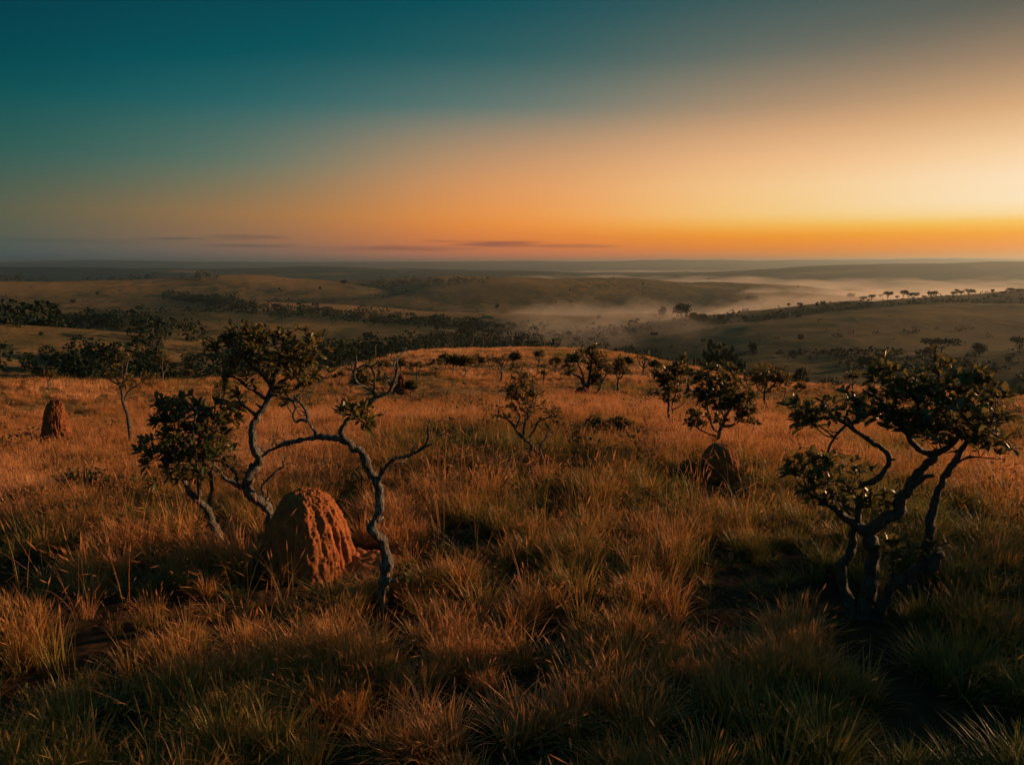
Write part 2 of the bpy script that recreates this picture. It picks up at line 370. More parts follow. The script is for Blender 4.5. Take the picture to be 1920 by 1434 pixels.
def build_grass():
    var = [blades_mesh('tuft_a', 76, .48, .18, 1.05, .0145, 1), blades_mesh('tuft_b', 78, .60, .22, .72, .0135, 2),
           blades_mesh('tuft_c', 60, .74, .26, .42, .008, 3, heads=14), blades_mesh('tuft_d', 90, .30, .30, 1.3, .0115, 4),
           blades_mesh('tall_a', 9, 1.2, .2, .75, .008, 5, heads=7, segs=6), leafy_mesh('herb', 60, .3, 6),
           blades_mesh('far_a', 80, .46, .42, .40, .011, 7, heads=6, segs=3), blades_mesh('far_b', 90, .32, .5, .75, .012, 8, segs=3),
           blades_mesh('vfar', 60, .34, 1.1, .5, .028, 9, segs=2)]
    rg = np.random.default_rng(77); PT, RO, SC, TI, IX = [], [], [], [], []
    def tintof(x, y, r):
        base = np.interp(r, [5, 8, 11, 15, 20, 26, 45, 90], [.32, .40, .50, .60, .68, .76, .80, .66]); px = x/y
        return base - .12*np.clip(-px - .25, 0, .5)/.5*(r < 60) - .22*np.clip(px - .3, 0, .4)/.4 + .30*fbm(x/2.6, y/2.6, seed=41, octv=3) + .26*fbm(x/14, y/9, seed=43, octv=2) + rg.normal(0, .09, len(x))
    def emit(x, y, sc_, kinds, probs, tilt=None):
        k = np.ones(len(x), bool)
        for (mx, my, mr) in CLEAR: k &= np.hypot(x - mx, y - my) > mr
        x, y, sc_ = x[k], y[k], sc_[k]; n = len(x); sc_ = sc_*np.interp(np.hypot(x, y), [18, 40, 70], [1, .74, .72])
        PT.append(np.stack([x, y, height(x, y) - .02], -1)); z = rg.uniform(0, 6.28, n)
        RO.append(np.stack([rg.normal(0, .10, n), rg.normal(0, .10, n), z], -1)); SC.append(sc_)
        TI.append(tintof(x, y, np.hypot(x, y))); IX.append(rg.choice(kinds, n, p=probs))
    def put(n, r0, r1, kinds, probs, azr, smin, smax, keep, f=2.6):
        r = np.sqrt(rg.uniform(r0**2, r1**2, n)); a = rg.uniform(-azr, azr, n)
        x, y = r*np.sin(a), r*np.cos(a); cl = fbm(x/f, y/f, seed=31, octv=2); big = fbm(x/9, y/7, seed=37, octv=2)
        k = rg.uniform(-1, 1, n)*.8 < cl + keep + .35*big
        emit(x[k], y[k], rg.uniform(smin, smax, k.sum())*(1 + .25*big[k]), kinds, probs)
    def clumps(n, r0, r1, kinds, probs, azr, m0, m1, sig):
        r = np.sqrt(rg.uniform(r0**2, r1**2, n)); a = rg.uniform(-azr, azr, n); x, y = r*np.sin(a), r*np.cos(a)
        m = rg.integers(m0, m1, n); size = rg.uniform(.75, 1.25, n); X = np.repeat(x, m); Y = np.repeat(y, m); Z = np.repeat(size, m)
        X = X + rg.normal(0, 1, len(X))*sig*Z; Y = Y + rg.normal(0, 1, len(Y))*sig*Z
        emit(X, Y, Z*rg.uniform(.75, 1.1, len(X)), kinds, probs)
    clumps(560, 4.0, 20, [0, 1, 2, 3], [.40, .38, .12, .10], rad(56), 5, 12, .19)
    put(2900, 3.5, 19, [0, 1, 2, 3], [.15, .12, .11, .62], rad(56), .4, .9, .45)
    put(1300, 4, 22, [4], [1], rad(56), .7, 1.25, .2)
    put(4200, 5, 22, [5], [1], rad(56), .4, 1.15, -.2, 1.5)
    clumps(2900, 16, 38, [6, 7, 2], [.5, .4, .1], rad(54), 4, 8, .3)
    put(15000, 17, 52, [6, 7, 2], [.46, .46, .08], rad(54), .55, 1.25, .08)
    put(6500, 16, 60, [5], [1], rad(52), .7, 2.0, -.5, 3.0)
    put(30000, 45, 130, [8], [1], rad(50), .6, 1.3, .3)
    PT, RO, SC, TI, IX = map(np.concatenate, (PT, RO, SC, TI, IX))
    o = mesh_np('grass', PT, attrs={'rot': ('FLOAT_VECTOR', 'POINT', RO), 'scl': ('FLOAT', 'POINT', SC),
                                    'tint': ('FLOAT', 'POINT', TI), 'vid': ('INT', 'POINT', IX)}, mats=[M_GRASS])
    tag(o, 'dry golden and rust bunch grass covering the plateau', 'grass', kind='stuff')
    ng = bpy.data.node_groups.new('scatter_grass', 'GeometryNodeTree')
    ng.interface.new_socket('Geometry', in_out='INPUT', socket_type='NodeSocketGeometry')
    ng.interface.new_socket('Geometry', in_out='OUTPUT', socket_type='NodeSocketGeometry')
    gi = ng.nodes.new('NodeGroupInput'); go = ng.nodes.new('NodeGroupOutput'); jn = ng.nodes.new('GeometryNodeJoinGeometry')
    def at_(nm, ty):
        n = ng.nodes.new('GeometryNodeInputNamedAttribute'); n.data_type = ty; n.inputs[0].default_value = nm; return n.outputs[0]
    ro, s_, vi = at_('rot', 'FLOAT_VECTOR'), at_('scl', 'FLOAT'), at_('vid', 'INT')
    e2r = ng.nodes.new('FunctionNodeEulerToRotation'); ng.links.new(ro, e2r.inputs[0])
    for k, ob in enumerate(var):
        oi = ng.nodes.new('GeometryNodeObjectInfo'); oi.inputs['Object'].default_value = ob
        cmp_ = ng.nodes.new('FunctionNodeCompare'); cmp_.data_type = 'INT'; cmp_.operation = 'EQUAL'
        ng.links.new(vi, cmp_.inputs[2]); cmp_.inputs[3].default_value = k
        ip = ng.nodes.new('GeometryNodeInstanceOnPoints')
        ng.links.new(gi.outputs[0], ip.inputs['Points']); ng.links.new(cmp_.outputs[0], ip.inputs['Selection'])
        ng.links.new(oi.outputs['Geometry'], ip.inputs['Instance']); ng.links.new(e2r.outputs[0], ip.inputs['Rotation'])
        ng.links.new(s_, ip.inputs['Scale']); ng.links.new(ip.outputs[0], jn.inputs[0])
    ng.links.new(jn.outputs[0], go.inputs[0])
    md = o.modifiers.new('scatter', 'NODES'); md.node_group = ng
CLEAR = []

# ------------------------------------------------------------------ tubes, leaves, trees
def resample(P, step):
    P = np.asarray(P, float)
    if len(P) < 3:
        P = np.vstack([P[0], (P[0] + P[-1]) / 2, P[-1]])
    Q = np.vstack([2*P[0]-P[1], P, 2*P[-1]-P[-2]]); out = []
    for i in range(1, len(Q) - 2):
        L = np.linalg.norm(Q[i+1][:3] - Q[i][:3]); n = max(1, int(math.ceil(L / step)))
        for k in range(n):
            t = k / n; a, b, c, d = Q[i-1], Q[i], Q[i+1], Q[i+2]
            out.append(.5*((2*b) + (-a+c)*t + (2*a-5*b+4*c-d)*t*t + (-a+3*b-3*c+d)*t**3))
    out.append(P[-1]); out = np.array(out); out[:, 3] = np.maximum(out[:, 3], .002); return out
def tube(P, sides=8, knob=.0, seed=0, close=True):
    """P: (n,4) x,y,z,r -> verts, quads, tris"""
    C, R = P[:, :3], P[:, 3]; n = len(C)
    T = np.gradient(C, axis=0); T /= np.linalg.norm(T, axis=1)[:, None] + 1e-9
    ref = np.array([0, 1, 0.]) if abs(T[0, 1]) < .8 else np.array([1, 0, 0.])
    u = np.cross(T[0], ref); u /= np.linalg.norm(u); U = [u]
    for i in range(1, n):
        u = U[-1] - T[i]*np.dot(U[-1], T[i]); u /= np.linalg.norm(u) + 1e-9; U.append(u)
    U = np.array(U); Wv = np.cross(T, U); a = np.linspace(0, 2*math.pi, sides, endpoint=False)
    rr = R[:, None] * np.ones(sides)[None]
    V = C[:, None] + rr[..., None]*(U[:, None]*np.cos(a)[None, :, None] + Wv[:, None]*np.sin(a)[None, :, None])
    if knob:
        q = V.reshape(-1, 3); s = 1 + knob*fbm(q[:, 0]*9, q[:, 1]*9, q[:, 2]*5, seed=seed, octv=3)
        V = C[:, None] + (V - C[:, None])*s.reshape(n, sides, 1)
    if sides >= 9:                                       # furrowed corky bark
        q = V.reshape(-1, 3); s = 1 + .13*fbm(q[:, 0]*46, q[:, 1]*46, q[:, 2]*13, seed=seed+3, octv=2)
        V = C[:, None] + (V - C[:, None])*s.reshape(n, sides, 1)
    V = V.reshape(-1, 3); i, j = np.meshgrid(np.arange(n-1), np.arange(sides), indexing='ij'); j2 = (j+1) % sides
    F4 = np.stack([i*sides+j, i*sides+j2, (i+1)*sides+j2, (i+1)*sides+j], -1).reshape(-1, 4)
    V = np.vstack([V, C[-1] + T[-1]*R[-1]*.6]); k = len(V) - 1; jj = np.arange(sides)
    F3 = np.stack([(n-1)*sides+jj, (n-1)*sides+(jj+1) % sides, np.full(sides, k)], -1)
    return V, F4, F3
class Bag:
    def __init__(s): s.V = []; s.F3 = []; s.F4 = []; s.m3 = []; s.m4 = []; s.n = 0
    def add(s, V, F4=None, F3=None, m=0):
        if F4 is not None and len(F4): s.F4.append(np.asarray(F4)+s.n); s.m4 += [m]*len(F4)
        if F3 is not None and len(F3): s.F3.append(np.asarray(F3)+s.n); s.m3 += [m]*len(F3)
        s.V.append(np.asarray(V)); s.n += len(V)
    def build(s, name, mats, parent=None, origin=(0, 0, 0), smooth=True):
        V = np.vstack(s.V) - np.array(origin)
        return mesh_np(name, V, np.vstack(s.F3) if s.F3 else None, np.vstack(s.F4) if s.F4 else None, mats, s.m3+s.m4, smooth, parent)
# a leaf folded along its midrib and curving down, unit length along +x
_LT = np.array([[0, 0, 0], [.3, .36, .05], [.3, 0, -.02], [.3, -.36, .05], [.7, .42, .02], [.7, 0, -.05], [.7, -.42, .02], [1, 0, -.13]])
_L3 = np.array([[0, 2, 1], [0, 3, 2], [4, 5, 7], [5, 6, 7]]); _L4 = np.array([[1, 2, 5, 4], [2, 3, 6, 5]])
def leaves(bag, pos, dirs, L, Wd, rg, m=0):
    n = len(pos); dirs = dirs / (np.linalg.norm(dirs, axis=1)[:, None] + 1e-9)
    up = np.tile([0, 0, 1.], (n, 1)) + rg.normal(0, .45, (n, 3)); s = np.cross(up, dirs); s /= np.linalg.norm(s, axis=1)[:, None] + 1e-9
    w = np.cross(dirs, s)
    V = pos[:, None] + L[:, None, None]*(_LT[None, :, :1]*dirs[:, None] + (_LT[None, :, 1:2]*Wd)*s[:, None] + _LT[None, :, 2:]*w[:, None])
    b = (np.arange(n)*8)[:, None, None]
    bag.add(V.reshape(-1, 3), (b + _L4[None]).reshape(-1, 4), (b + _L3[None]).reshape(-1, 3), m)
def rosettes(bag, C, D, rg, nl, L0, Wd, m=0):
    """C centres, D axis directions"""
    pos, dr, LL = [], [], []
    for c, d in zip(C, D):
        d = d / (np.linalg.norm(d) + 1e-9)
        a = np.cross(d, [0.3, .2, 1]); a /= np.linalg.norm(a) + 1e-9; b = np.cross(d, a)
        k = rg.integers(max(3, nl-2), nl+3)
        th = rg.uniform(0, 6.28) + np.arange(k)*2.4; tl = rg.uniform(.45, 1.25, k)
        v = d[None]*np.cos(tl)[:, None] + (a[None]*np.cos(th)[:, None] + b[None]*np.sin(th)[:, None])*np.sin(tl)[:, None]
        pos.append(c[None] - d[None]*rg.uniform(0, .35*L0, k)[:, None]); dr.append(v); LL.append(L0*rg.uniform(.6, 1.2, k))
    leaves(bag, np.vstack(pos), np.vstack(dr), np.concatenate(LL), Wd, rg, m)

def tree(label, B, limbs, blobs, leaf=(.11, .55), nl=7, seed=1, name='tree', cat='tree', group=None, mats=None, sides=14, knob=.24,
         twig_r=.006, sub=3, step=.05, scale_r=1.0, droop=0.0):
    """limbs: (part, end_depth, [(px,py,r_px)..]); blobs: (px,py,rx,ry,n_rosettes,depth_m)"""
    rg = np.random.default_rng(seed); mp = px_m(B); bark, lf = mats or (M_BARK, M_LEAF)
    root = empty(name, tuple(B), label, cat, group)
    S = []                                              # skeleton samples
    parts = []
    for q, (part, dep, pts) in enumerate(limbs):
        px = np.array([p[0] for p in pts], float); py = np.array([p[1] for p in pts], float); rr = np.array([p[2] for p in pts], float)*mp*scale_r
        d0 = 0.0
        if S and part != 'trunk':
            A = np.vstack(S); P0 = plane_pt(B, px[0], py[0], 0)
            # depth of the parent at the joint
            n = np.array([B[0], B[1], 0.]); n /= np.linalg.norm(n)
            X = A[:, :3] - ((A[:, :3] - B) @ n)[:, None]*n
            k = np.argmin(np.linalg.norm(X - P0, axis=1)); d0 = float((A[k, :3] - B) @ n)
        ts = np.linspace(0, 1, len(px)); dep_ = d0 + (dep - d0)*ts + (rg.normal(0, .03, len(px))*mp*120/4 if len(px) > 2 else 0)*np.minimum(ts*4, 1)
        P = np.array([np.append(plane_pt(B, x, y, float(d)), r*.86) for x, y, d, r in zip(px, py, dep_, rr)])
        if part == 'trunk':
            g = min(P[0, 2], hz(P[0, 0], P[0, 1]))
            P = np.vstack([[P[0, 0], P[0, 1], g - .12, P[0, 3]*1.5], P])
        P = resample(P, step*(.45 if sides >= 9 else .7)); w_ = np.minimum(np.linspace(0, len(P)*.25, len(P)), 1)[:, None]
        jz = np.stack([vnoise(P[:, 0]*5+q, P[:, 1]*5, P[:, 2]*7, seed+k) + .6*vnoise(P[:, 0]*14+q, P[:, 1]*14, P[:, 2]*14, seed+k+5) for k in range(3)], -1)
        P[:, :3] += jz*np.clip(P[:, 3:4], .012, .045)*.5*w_; P[:, 3] *= 1 + .16*vnoise(P[:, 0]*11, P[:, 1]*11, P[:, 2]*9+q, seed+9)
        V, F4, F3 = tube(P, sides, knob, seed + q)
        S.append(P); parts.append((part, V, F4, F3))
    bags = []
    for part, V, F4, F3 in parts:
        b = Bag(); b.add(V, F4, F3); b.build(part, [bark], root, B)
    A = np.vstack(S); cr = Bag()
    n = np.array([B[0], B[1], 0.]); n /= np.linalg.norm(n)
    for (bx, by, rx, ry, nr, dep) in blobs:
        nr = max(2, int(nr*(.56 if mp < .012 else 1.5 if mp < .021 else 2.1)))
        C = plane_pt(B, bx, by, dep); R3 = np.array([rx*mp, rx*mp*.8, ry*mp])
        sx = np.array([n[1], -n[0], 0.])
        def world(u): return C + u[:, :1]*R3[0]*sx + u[:, 1:2]*R3[1]*n + u[:, 2:]*R3[2]*np.array([0, 0, 1.])
        # sub-branches from the nearest limb into the clump
        loc = [A]
        ns = max(2, int(sub*max(1, rx/35)))
        u = rg.normal(0, 1, (ns, 3)); u /= np.linalg.norm(u, axis=1)[:, None]; u *= rg.uniform(.25, .75, (ns, 1))
        for e in world(u):
            dd = np.linalg.norm(A[:, :3] - e, axis=1) + .8*np.maximum(0, A[:, 2] - e[2] + .05); k = int(np.argmin(dd)); s = A[k, :3]
            m_ = (s + e)/2 + rg.normal(0, .10, 3)*np.linalg.norm(e - s); m_[2] -= .05*np.linalg.norm(e-s)
            q1 = s*.7 + m_*.3 + rg.normal(0, .05, 3)*np.linalg.norm(e-s)
            r0 = min(A[k, 3]*.7, twig_r*3.2)
            P = resample(np.array([np.append(s, r0), np.append(q1, r0*.85), np.append(m_, r0*.7), np.append(e, twig_r)]), step)
            V, F4, F3 = tube(P, 5, .15, seed); cr.add(V, F4, F3, 1); loc.append(P)
        LA = np.vstack(loc)
        u = rg.normal(0, 1, (nr, 3)); u /= np.linalg.norm(u, axis=1)[:, None]; rr = rg.uniform(.25, 1.0, nr) ** .55
        wob = 1 + .35*vnoise(u[:, 0]*2.1 + bx, u[:, 1]*2.1, u[:, 2]*2.1, seed)
        u = u*(rr*wob)[:, None]; u[:, 2] = np.where(u[:, 2] < -.55, u[:, 2]*.6, u[:, 2])
        E = world(u*(1.25 if mp < .012 else 1.15)); D = []
        for e, uu in zip(E, u):
            dd = np.linalg.norm(LA[:, :3] - e, axis=1) + .6*np.maximum(0, LA[:, 2] - e[2] + .03); k = int(np.argmin(dd)); s = LA[k, :3]
            L = np.linalg.norm(e - s)
            m_ = (s + e)/2 + rg.normal(0, .12, 3)*L; m_[2] -= .12*L
            P = resample(np.array([np.append(s, twig_r*1.2), np.append(m_, twig_r), np.append(e, twig_r*.6)]), step*1.5)
            V, F4, F3 = tube(P, 4); cr.add(V, F4, F3, 1)
            d = (e - m_)/(np.linalg.norm(e - m_) + 1e-9) + np.array([0, 0, .7 - droop]) + .35*(uu[0]*sx + uu[1]*n)
            D.append(d)
        rosettes(cr, E, np.array(D), rg, nl, leaf[0], leaf[1])
    if mp < .012 and len(limbs) > 5:                    # broken stubs on the thick wood, fine bare twigs on the thin
        for q in range(60):
            k = rg.integers(0, len(A)); p = A[k]; thick = p[3] > .028
            if thick and q % 3: continue
            d = rg.normal(0, 1, 3); d[2] = abs(d[2])*.8 + .2; d /= np.linalg.norm(d); L = rg.uniform(.04, .11) + p[3] if thick else rg.uniform(.1, .34)
            r0 = p[3]*.42 if thick else min(.007, p[3]*.5); e = p[:3] + d*L; m_ = p[:3] + d*L*.5 + rg.normal(0, .13, 3)*L
            cr.add(*tube(resample(np.array([np.append(p[:3], r0*1.3), np.append(m_, r0), np.append(e, r0*.6 if thick else r0*.3)]), .03), 6, .3, q), m=1)
            if not thick:
                for w_ in range(2):
                    e2 = m_ + (d + rg.normal(0, .6, 3))*L*.45; cr.add(*tube(resample(np.array([np.append(m_, r0*.7), np.append((m_+e2)/2 + rg.normal(0, .05, 3)*L, r0*.5), np.append(e2, r0*.25)]), .04), 4), m=1)
    if cr.n: cr.build('crown', [lf, bark], root, B, smooth=True)
    return root

# ------------------------------------------------------------------ termite mounds
def mound(label, B, hw, hgt, mat, seed, flute=.12, rough=.05, lobes=(), apron=None, name='termite_mound', power=2.6, lean=(0, 0), fluteaz=None):
    """dome of half width hw and height hgt standing at B"""
    nu, nv = 220, 170
    th = np.linspace(0, 2*math.pi, nu, endpoint=False); s = np.linspace(0, 1, nv)
    # profile: superellipse dome, from the foot up
    ang = s*math.pi/2; rp = np.cos(ang)**(2/power); zp = np.sin(ang)**(2/power*1.05)
    TH, RP = np.meshgrid(th, rp); _, ZP = np.meshgrid(th, zp)
    R = RP*(.86 + .16*(1-ZP)); x, y, z = np.cos(TH), np.sin(TH), ZP
    fl = fbm(TH*0 + np.cos(TH)*3.1, np.sin(TH)*3.1, z*.9, seed=seed, octv=3)
    if fluteaz is not None:                              # deep washed runnels on one side
        w = np.exp(-((np.angle(np.exp(1j*(TH - fluteaz))))/1.0)**2)
        rn = vnoise(np.cos(TH)*4.6 + z*.35 + .15*fbm(TH*0, z*5, 3., seed=5), np.sin(TH)*4.6, z*.4, seed+9); fl = fl*.6 - w*np.exp(-(rn/.13)**2)*.72*np.clip((1-ZP)*2.2, 0, 1) + w*.15
    ro = .8*fbm(x*R*11, y*R*11, z*4, seed=seed+3, octv=5, gain=.62) + .3*fbm(x*R*26, y*R*26, z*22, seed=seed+4, octv=4, gain=.7)
    env = np.clip(RP*1.6, 0, 1)
    R = R*(1 + flute*fl*env) + rough*ro*env
    X, Y, Z = hw*R*x, hw*R*y, hgt*(ZP + rough*.5*ro*(1-env*.5))
    for (la, lr, lh, lz) in lobes:                       # bulges: direction, radius offset, gain, height
        w = np.exp(-((np.angle(np.exp(1j*(TH-la))))/.55)**2 - ((ZP-lz)/.25)**2)
        X += hw*lh*w*math.cos(la); Y += hw*lh*w*math.sin(la); Z += hgt*lr*w
    X += lean[0]*ZP**1.5; Y += lean[1]*ZP**1.5
    V = np.stack([X, Y, Z], -1).reshape(-1, 3)
    # foot follows the ground, sinking a little
    g = height(V[:, 0]+B[0], V[:, 1]+B[1]) - B[2]
    V[:, 2] += g*np.clip(1 - V[:, 2]/(hgt*.4), 0, 1)
    foot = V[:nu].copy(); foot[:, 2] -= .2; V = np.vstack([V, foot])
    i, j = np.meshgrid(np.arange(nv-1), np.arange(nu), indexing='ij'); j2 = (j+1) % nu
    F = np.stack([i*nu+j, i*nu+j2, (i+1)*nu+j2, (i+1)*nu+j], -1).reshape(-1, 4)
    jj = np.arange(nu); F = np.vstack([F, np.stack([nu*nv+jj, nu*nv+(jj+1) % nu, (jj+1) % nu, jj], -1)])
    root = empty(name, tuple(B), label, 'termite mound')
    mesh_np('dome', V, None, F, [mat], smooth=True, parent=root)
    if apron:                                            # washed-out earth at the foot
        cx, cy, ax, ay, ah = apron; nr = 46; na = 120
        RR, AA = np.meshgrid(np.linspace(0, 1, nr), np.linspace(0, 2*math.pi, na, endpoint=False), indexing='ij')
        edge = 1 + .28*fbm(np.cos(AA)*1.8, np.sin(AA)*1.8, seed=seed+5, octv=3)
        x = cx + ax*RR*edge*np.cos(AA); y = cy + ay*RR*edge*np.sin(AA)
        z = ah*(1-RR**1.3) + .045*fbm(x*6, y*6, seed=seed+6, octv=5, gain=.6)*(1-RR**6) - .03*RR**4
        z = z + height(x+B[0], y+B[1]) - B[2]
        V = np.stack([x, y, z], -1).reshape(-1, 3); i, j = np.meshgrid(np.arange(nr-1), np.arange(na), indexing='ij'); j2 = (j+1) % na
        F = np.stack([i*na+j, (i+1)*na+j, (i+1)*na+j2, i*na+j2], -1).reshape(-1, 4)
        mesh_np('earth_apron', V, None, F, [mat], smooth=True, parent=root)
    return root
def side_dir(B):                                         # unit vector to the right as seen from the camera at B
    n = np.array([B[0], B[1]]); n = n/np.linalg.norm(n); return np.array([n[1], -n[0]])

BM1 = at(578, 1050, 10.95); BM2 = hit(1348, 898); BM3 = hit(104, 840); BM4 = hit(752, 738); BM5 = hit(1092, 742)
s = side_dir(BM1)
mound('large orange termite mound at the foot of the leafless leaning tree, one side lit', BM1, .65, 1.2, M_CLAY, 11, .15, .042,
      apron=(s[0]*.66, s[1]*.66 - .10, .88, .56, .24), power=2.75, fluteaz=math.atan2(s[1], s[0]) - .5)
mound('smooth dome shaped termite mound, coloured dark for its shade, below a bushy round tree', BM2, 37*px_m(BM2), 64*px_m(BM2), M_CLAYM, 23, .05, .025, power=3.0)  # same reddish clay; the shade on it is put into the colour
mound('lumpy orange termite mound at the far left edge with a knob on top', BM3, 23*px_m(BM3), 76*px_m(BM3), M_CLAYM, 31, .14, .06,
      lobes=((2.9, .10, .18, .75), (0.2, .04, .25, .9), (-.2, 0, .5, .12)), power=1.6, lean=(.12, 0))
mound('small pointed dark red termite mound on the ridge beside a low bush', BM4, 15*px_m(BM4), 36*px_m(BM4), M_CLAYD, 37, .12, .06, power=1.5)
mound('small dark termite mound among the stems of the dense ridge tree', BM5, 17*px_m(BM5), 17*px_m(BM5), M_CLAYD, 41, .1, .06, power=2.0)
for b, r in ((BM1, .72), (BM2, .55), (BM3, .5), (BM4, .5)): CLEAR.append((b[0], b[1], r))
CLEAR.append((BM1[0]+s[0]*.75, BM1[1]+s[1]*.75-.15, .72))
CLEAR.append((BM1[0]+s[0]*.15, BM1[1]-.7, .35))
BA = at(500, 1018, 11.9); BB = hit(714, 1146); BD = hit(1620, 1162)
CLEAR += [(BB[0], BB[1], .3), (BD[0], BD[1], .45), (BD[0]*.95, BD[1]*.95, .4), (BB[0]*.955, BB[1]*.955, .42), (BB[0]*.91, BB[1]*.91, .42), (BB[0]*.87, BB[1]*.87, .25), (BM1[0]*.91, BM1[1]*.91, .3), (BM1[0]*.92+s[0]*.55, BM1[1]*.92+s[1]*.55, .55), (BM2[0]*.96, BM2[1]*.96, .5), (BM2[0]*.92, BM2[1]*.92, .45), (BM2[0]*.88, BM2[1]*.88, .4)]
build_grass()

# ------------------------------------------------------------------ foreground trees (traced limb by limb)

tree('tall crooked tree behind the large orange mound with a broad leafy top', BA, [
 ('trunk', .1, [(502, 1018, 11), (506, 985, 10), (506, 960, 10), (489, 937, 10), (467, 918, 9.5), (466, 895, 9), (484, 868, 8.5), (486, 853, 8.5), (476, 831, 8), (474, 806, 7.5), (482, 782, 7), (496, 758, 6.5), (505, 738, 6), (509, 722, 5.5)]),
 ('branch', -.25, [(466, 920, 6), (440, 909, 5), (424, 900, 4.2), (416, 890, 3.5), (408, 878, 2.5), (396, 868, 1.6)]),
 ('branch', .15, [(444, 909, 4), (444, 899, 3.4), (440, 886, 3), (424, 871, 2.5), (410, 862, 1.5)]),
 ('branch', -.2, [(494, 925, 4), (493, 911, 3.2), (505, 896, 2.8), (519, 881, 2.4), (531, 875, 2), (529, 864, 1.4)]),
 ('branch', .3, [(482, 782, 4.2), (468, 768, 3.6), (453, 757, 3.0), (447, 742, 2.4), (436, 735, 1.6)]),
 ('branch', -.3, [(508, 724, 5), (494, 706, 4), (476, 690, 3.3), (456, 668, 2.6), (436, 650, 1.8)]),
 ('branch', .1, [(509, 722, 5), (517, 700, 4.2), (522, 676, 3.2), (530, 650, 2.4), (528, 622, 1.5)]),
 ('branch', -.1, [(505, 736, 4.5), (528, 716, 3.8), (552, 698, 3), (576, 672, 2.3), (596, 645, 1.5)]),
 ('branch', .35, [(500, 750, 4), (474, 730, 3.2), (446, 712, 2.5), (420, 700, 1.5)]),
 ('branch', -.3, [(505, 738, 4), (528, 746, 3.2), (548, 752, 2.6), (556, 768, 1.8)]),
], [(512, 652, 62, 38, 95, 0), (470, 640, 48, 34, 50, .2), (566, 660, 42, 34, 55, -.1), (430, 664, 34, 22, 26, .1), (572, 704, 34, 32, 44, -.25),
    (500, 690, 50, 26, 34, .1), (446, 712, 34, 14, 14, .2), (540, 742, 22, 20, 16, -.2), (440, 748, 26, 20, 14, .2)], seed=5, leaf=(.15, .46))
BC = at(402, 1000, 11.9)
tree('low tree left of the large mound with a dense dark round crown', BC, [
 ('trunk', 0, [(404, 1000, 9), (400, 980, 8), (393, 958, 7), (372, 938, 6.5), (356, 924, 5.5), (346, 905, 4.5), (340, 880, 3.5), (330, 850, 2.5)]),
 ('branch', .3, [(394, 960, 5.5), (393, 938, 4.5), (397, 915, 4), (396, 890, 3.5), (404, 860, 2.8), (412, 830, 2)]),
 ('branch', -.3, [(372, 938, 4), (374, 915, 3.5), (372, 890, 3), (366, 850, 2.4), (362, 800, 2), (372, 770, 1.5)]),
 ('branch', -.2, [(396, 895, 3), (380, 870, 2.5), (388, 830, 2), (400, 790, 1.5), (404, 750, 1.2)]),
], [(352, 820, 60, 46, 120, 0), (398, 778, 42, 32, 60, .1), (308, 838, 38, 38, 60, .1), (412, 832, 40, 36, 50, -.1), (360, 872, 58, 24, 50, 0), (330, 772, 34, 24, 34, .1), (302, 752, 16, 12, 9, 0)],
 seed=8, leaf=(.15, .46), mats=(M_BARK, M_LEAFD))
BB = hit(714, 1146)
tree('leaning bare grey snag arching toward the large mound, nearly leafless', BB, [
 ('trunk', .25, [(714, 1146, 14.5), (716, 1124, 13.5), (719, 1100, 13), (723, 1065, 12), (724, 1037, 11), (711, 1006, 10.5), (698, 984, 10), (708, 960, 9.5), (712, 932, 9.5), (706, 907, 9.5), (692, 879, 9), (679, 852, 9), (660, 838, 8), (641, 823, 7)]),
 ('branch', 1.2, [(643, 825, 6.5), (619, 819, 6), (594, 822, 5.5), (562, 825, 5), (534, 831, 4.5), (510, 842, 4), (492, 856, 3.2)]),
 ('branch', .5, [(596, 822, 5), (588, 806, 4.5), (577, 790, 4), (564, 786, 3.6), (554, 790, 3), (549, 777, 2.6), (556, 762, 1.8)]),
 ('branch', .7, [(578, 792, 3.6), (573, 770, 3), (562, 753, 2.2), (551, 742, 1.3)]),
 ('branch', .0, [(650, 830, 6.5), (641, 810, 6), (650, 790, 5.5), (666, 774, 5.2), (687, 762, 5), (703, 746, 4.4), (728, 735, 3.6), (738, 718, 2.8), (744, 695, 2), (745, 672, 1)]),
 ('branch', -.25, [(703, 747, 4.2), (702, 735, 3.8), (687, 727, 3.6), (670, 719, 3.2), (663, 699, 2.8), (668, 680, 2), (667, 664, .9)]),
 ('branch', .2, [(700, 733, 3), (704, 713, 2.6), (699, 694, 2.2), (687, 684, 2), (669, 692, 1.1)]),
 ('branch', .3, [(743, 698, 2.2), (739, 684, 1.8), (748, 669, 1.4), (762, 652, .8)]),
 ('branch', -.5, [(708, 912, 6), (713, 893, 5), (722, 878, 4.6), (736, 861, 4.4), (752, 857, 4.2), (768, 853, 3.8), (783, 844, 3.4), (797, 836, 3), (803, 822, 2.4), (802, 806, 2), (807, 786, 1)]),
 ('branch', -.55, [(768, 853, 2), (778, 840, 1.2), (784, 834, .7)]),
 ('branch', -.6, [(796, 837, 2.4), (806, 834, 1.8), (811, 830, 1)]),
 ('branch', .2, [(666, 775, 3), (650, 765, 2.2), (636, 772, 1.6), (622, 764, 1)]),
 ('branch', .1, [(690, 760, 2.4), (688, 775, 1.8), (682, 788, 1.2)]),
], [(664, 770, 30, 18, 17, .1), (640, 764, 24, 18, 12, .1), (682, 796, 20, 18, 12, -.1), (690, 706, 24, 18, 14, .2), (724, 708, 12, 10, 5, .2), (762, 1082, 3, 3, 1, 0)],
 seed=15, leaf=(.15, .46), sides=18, knob=.3, twig_r=.005)
BD = hit(1620, 1162)
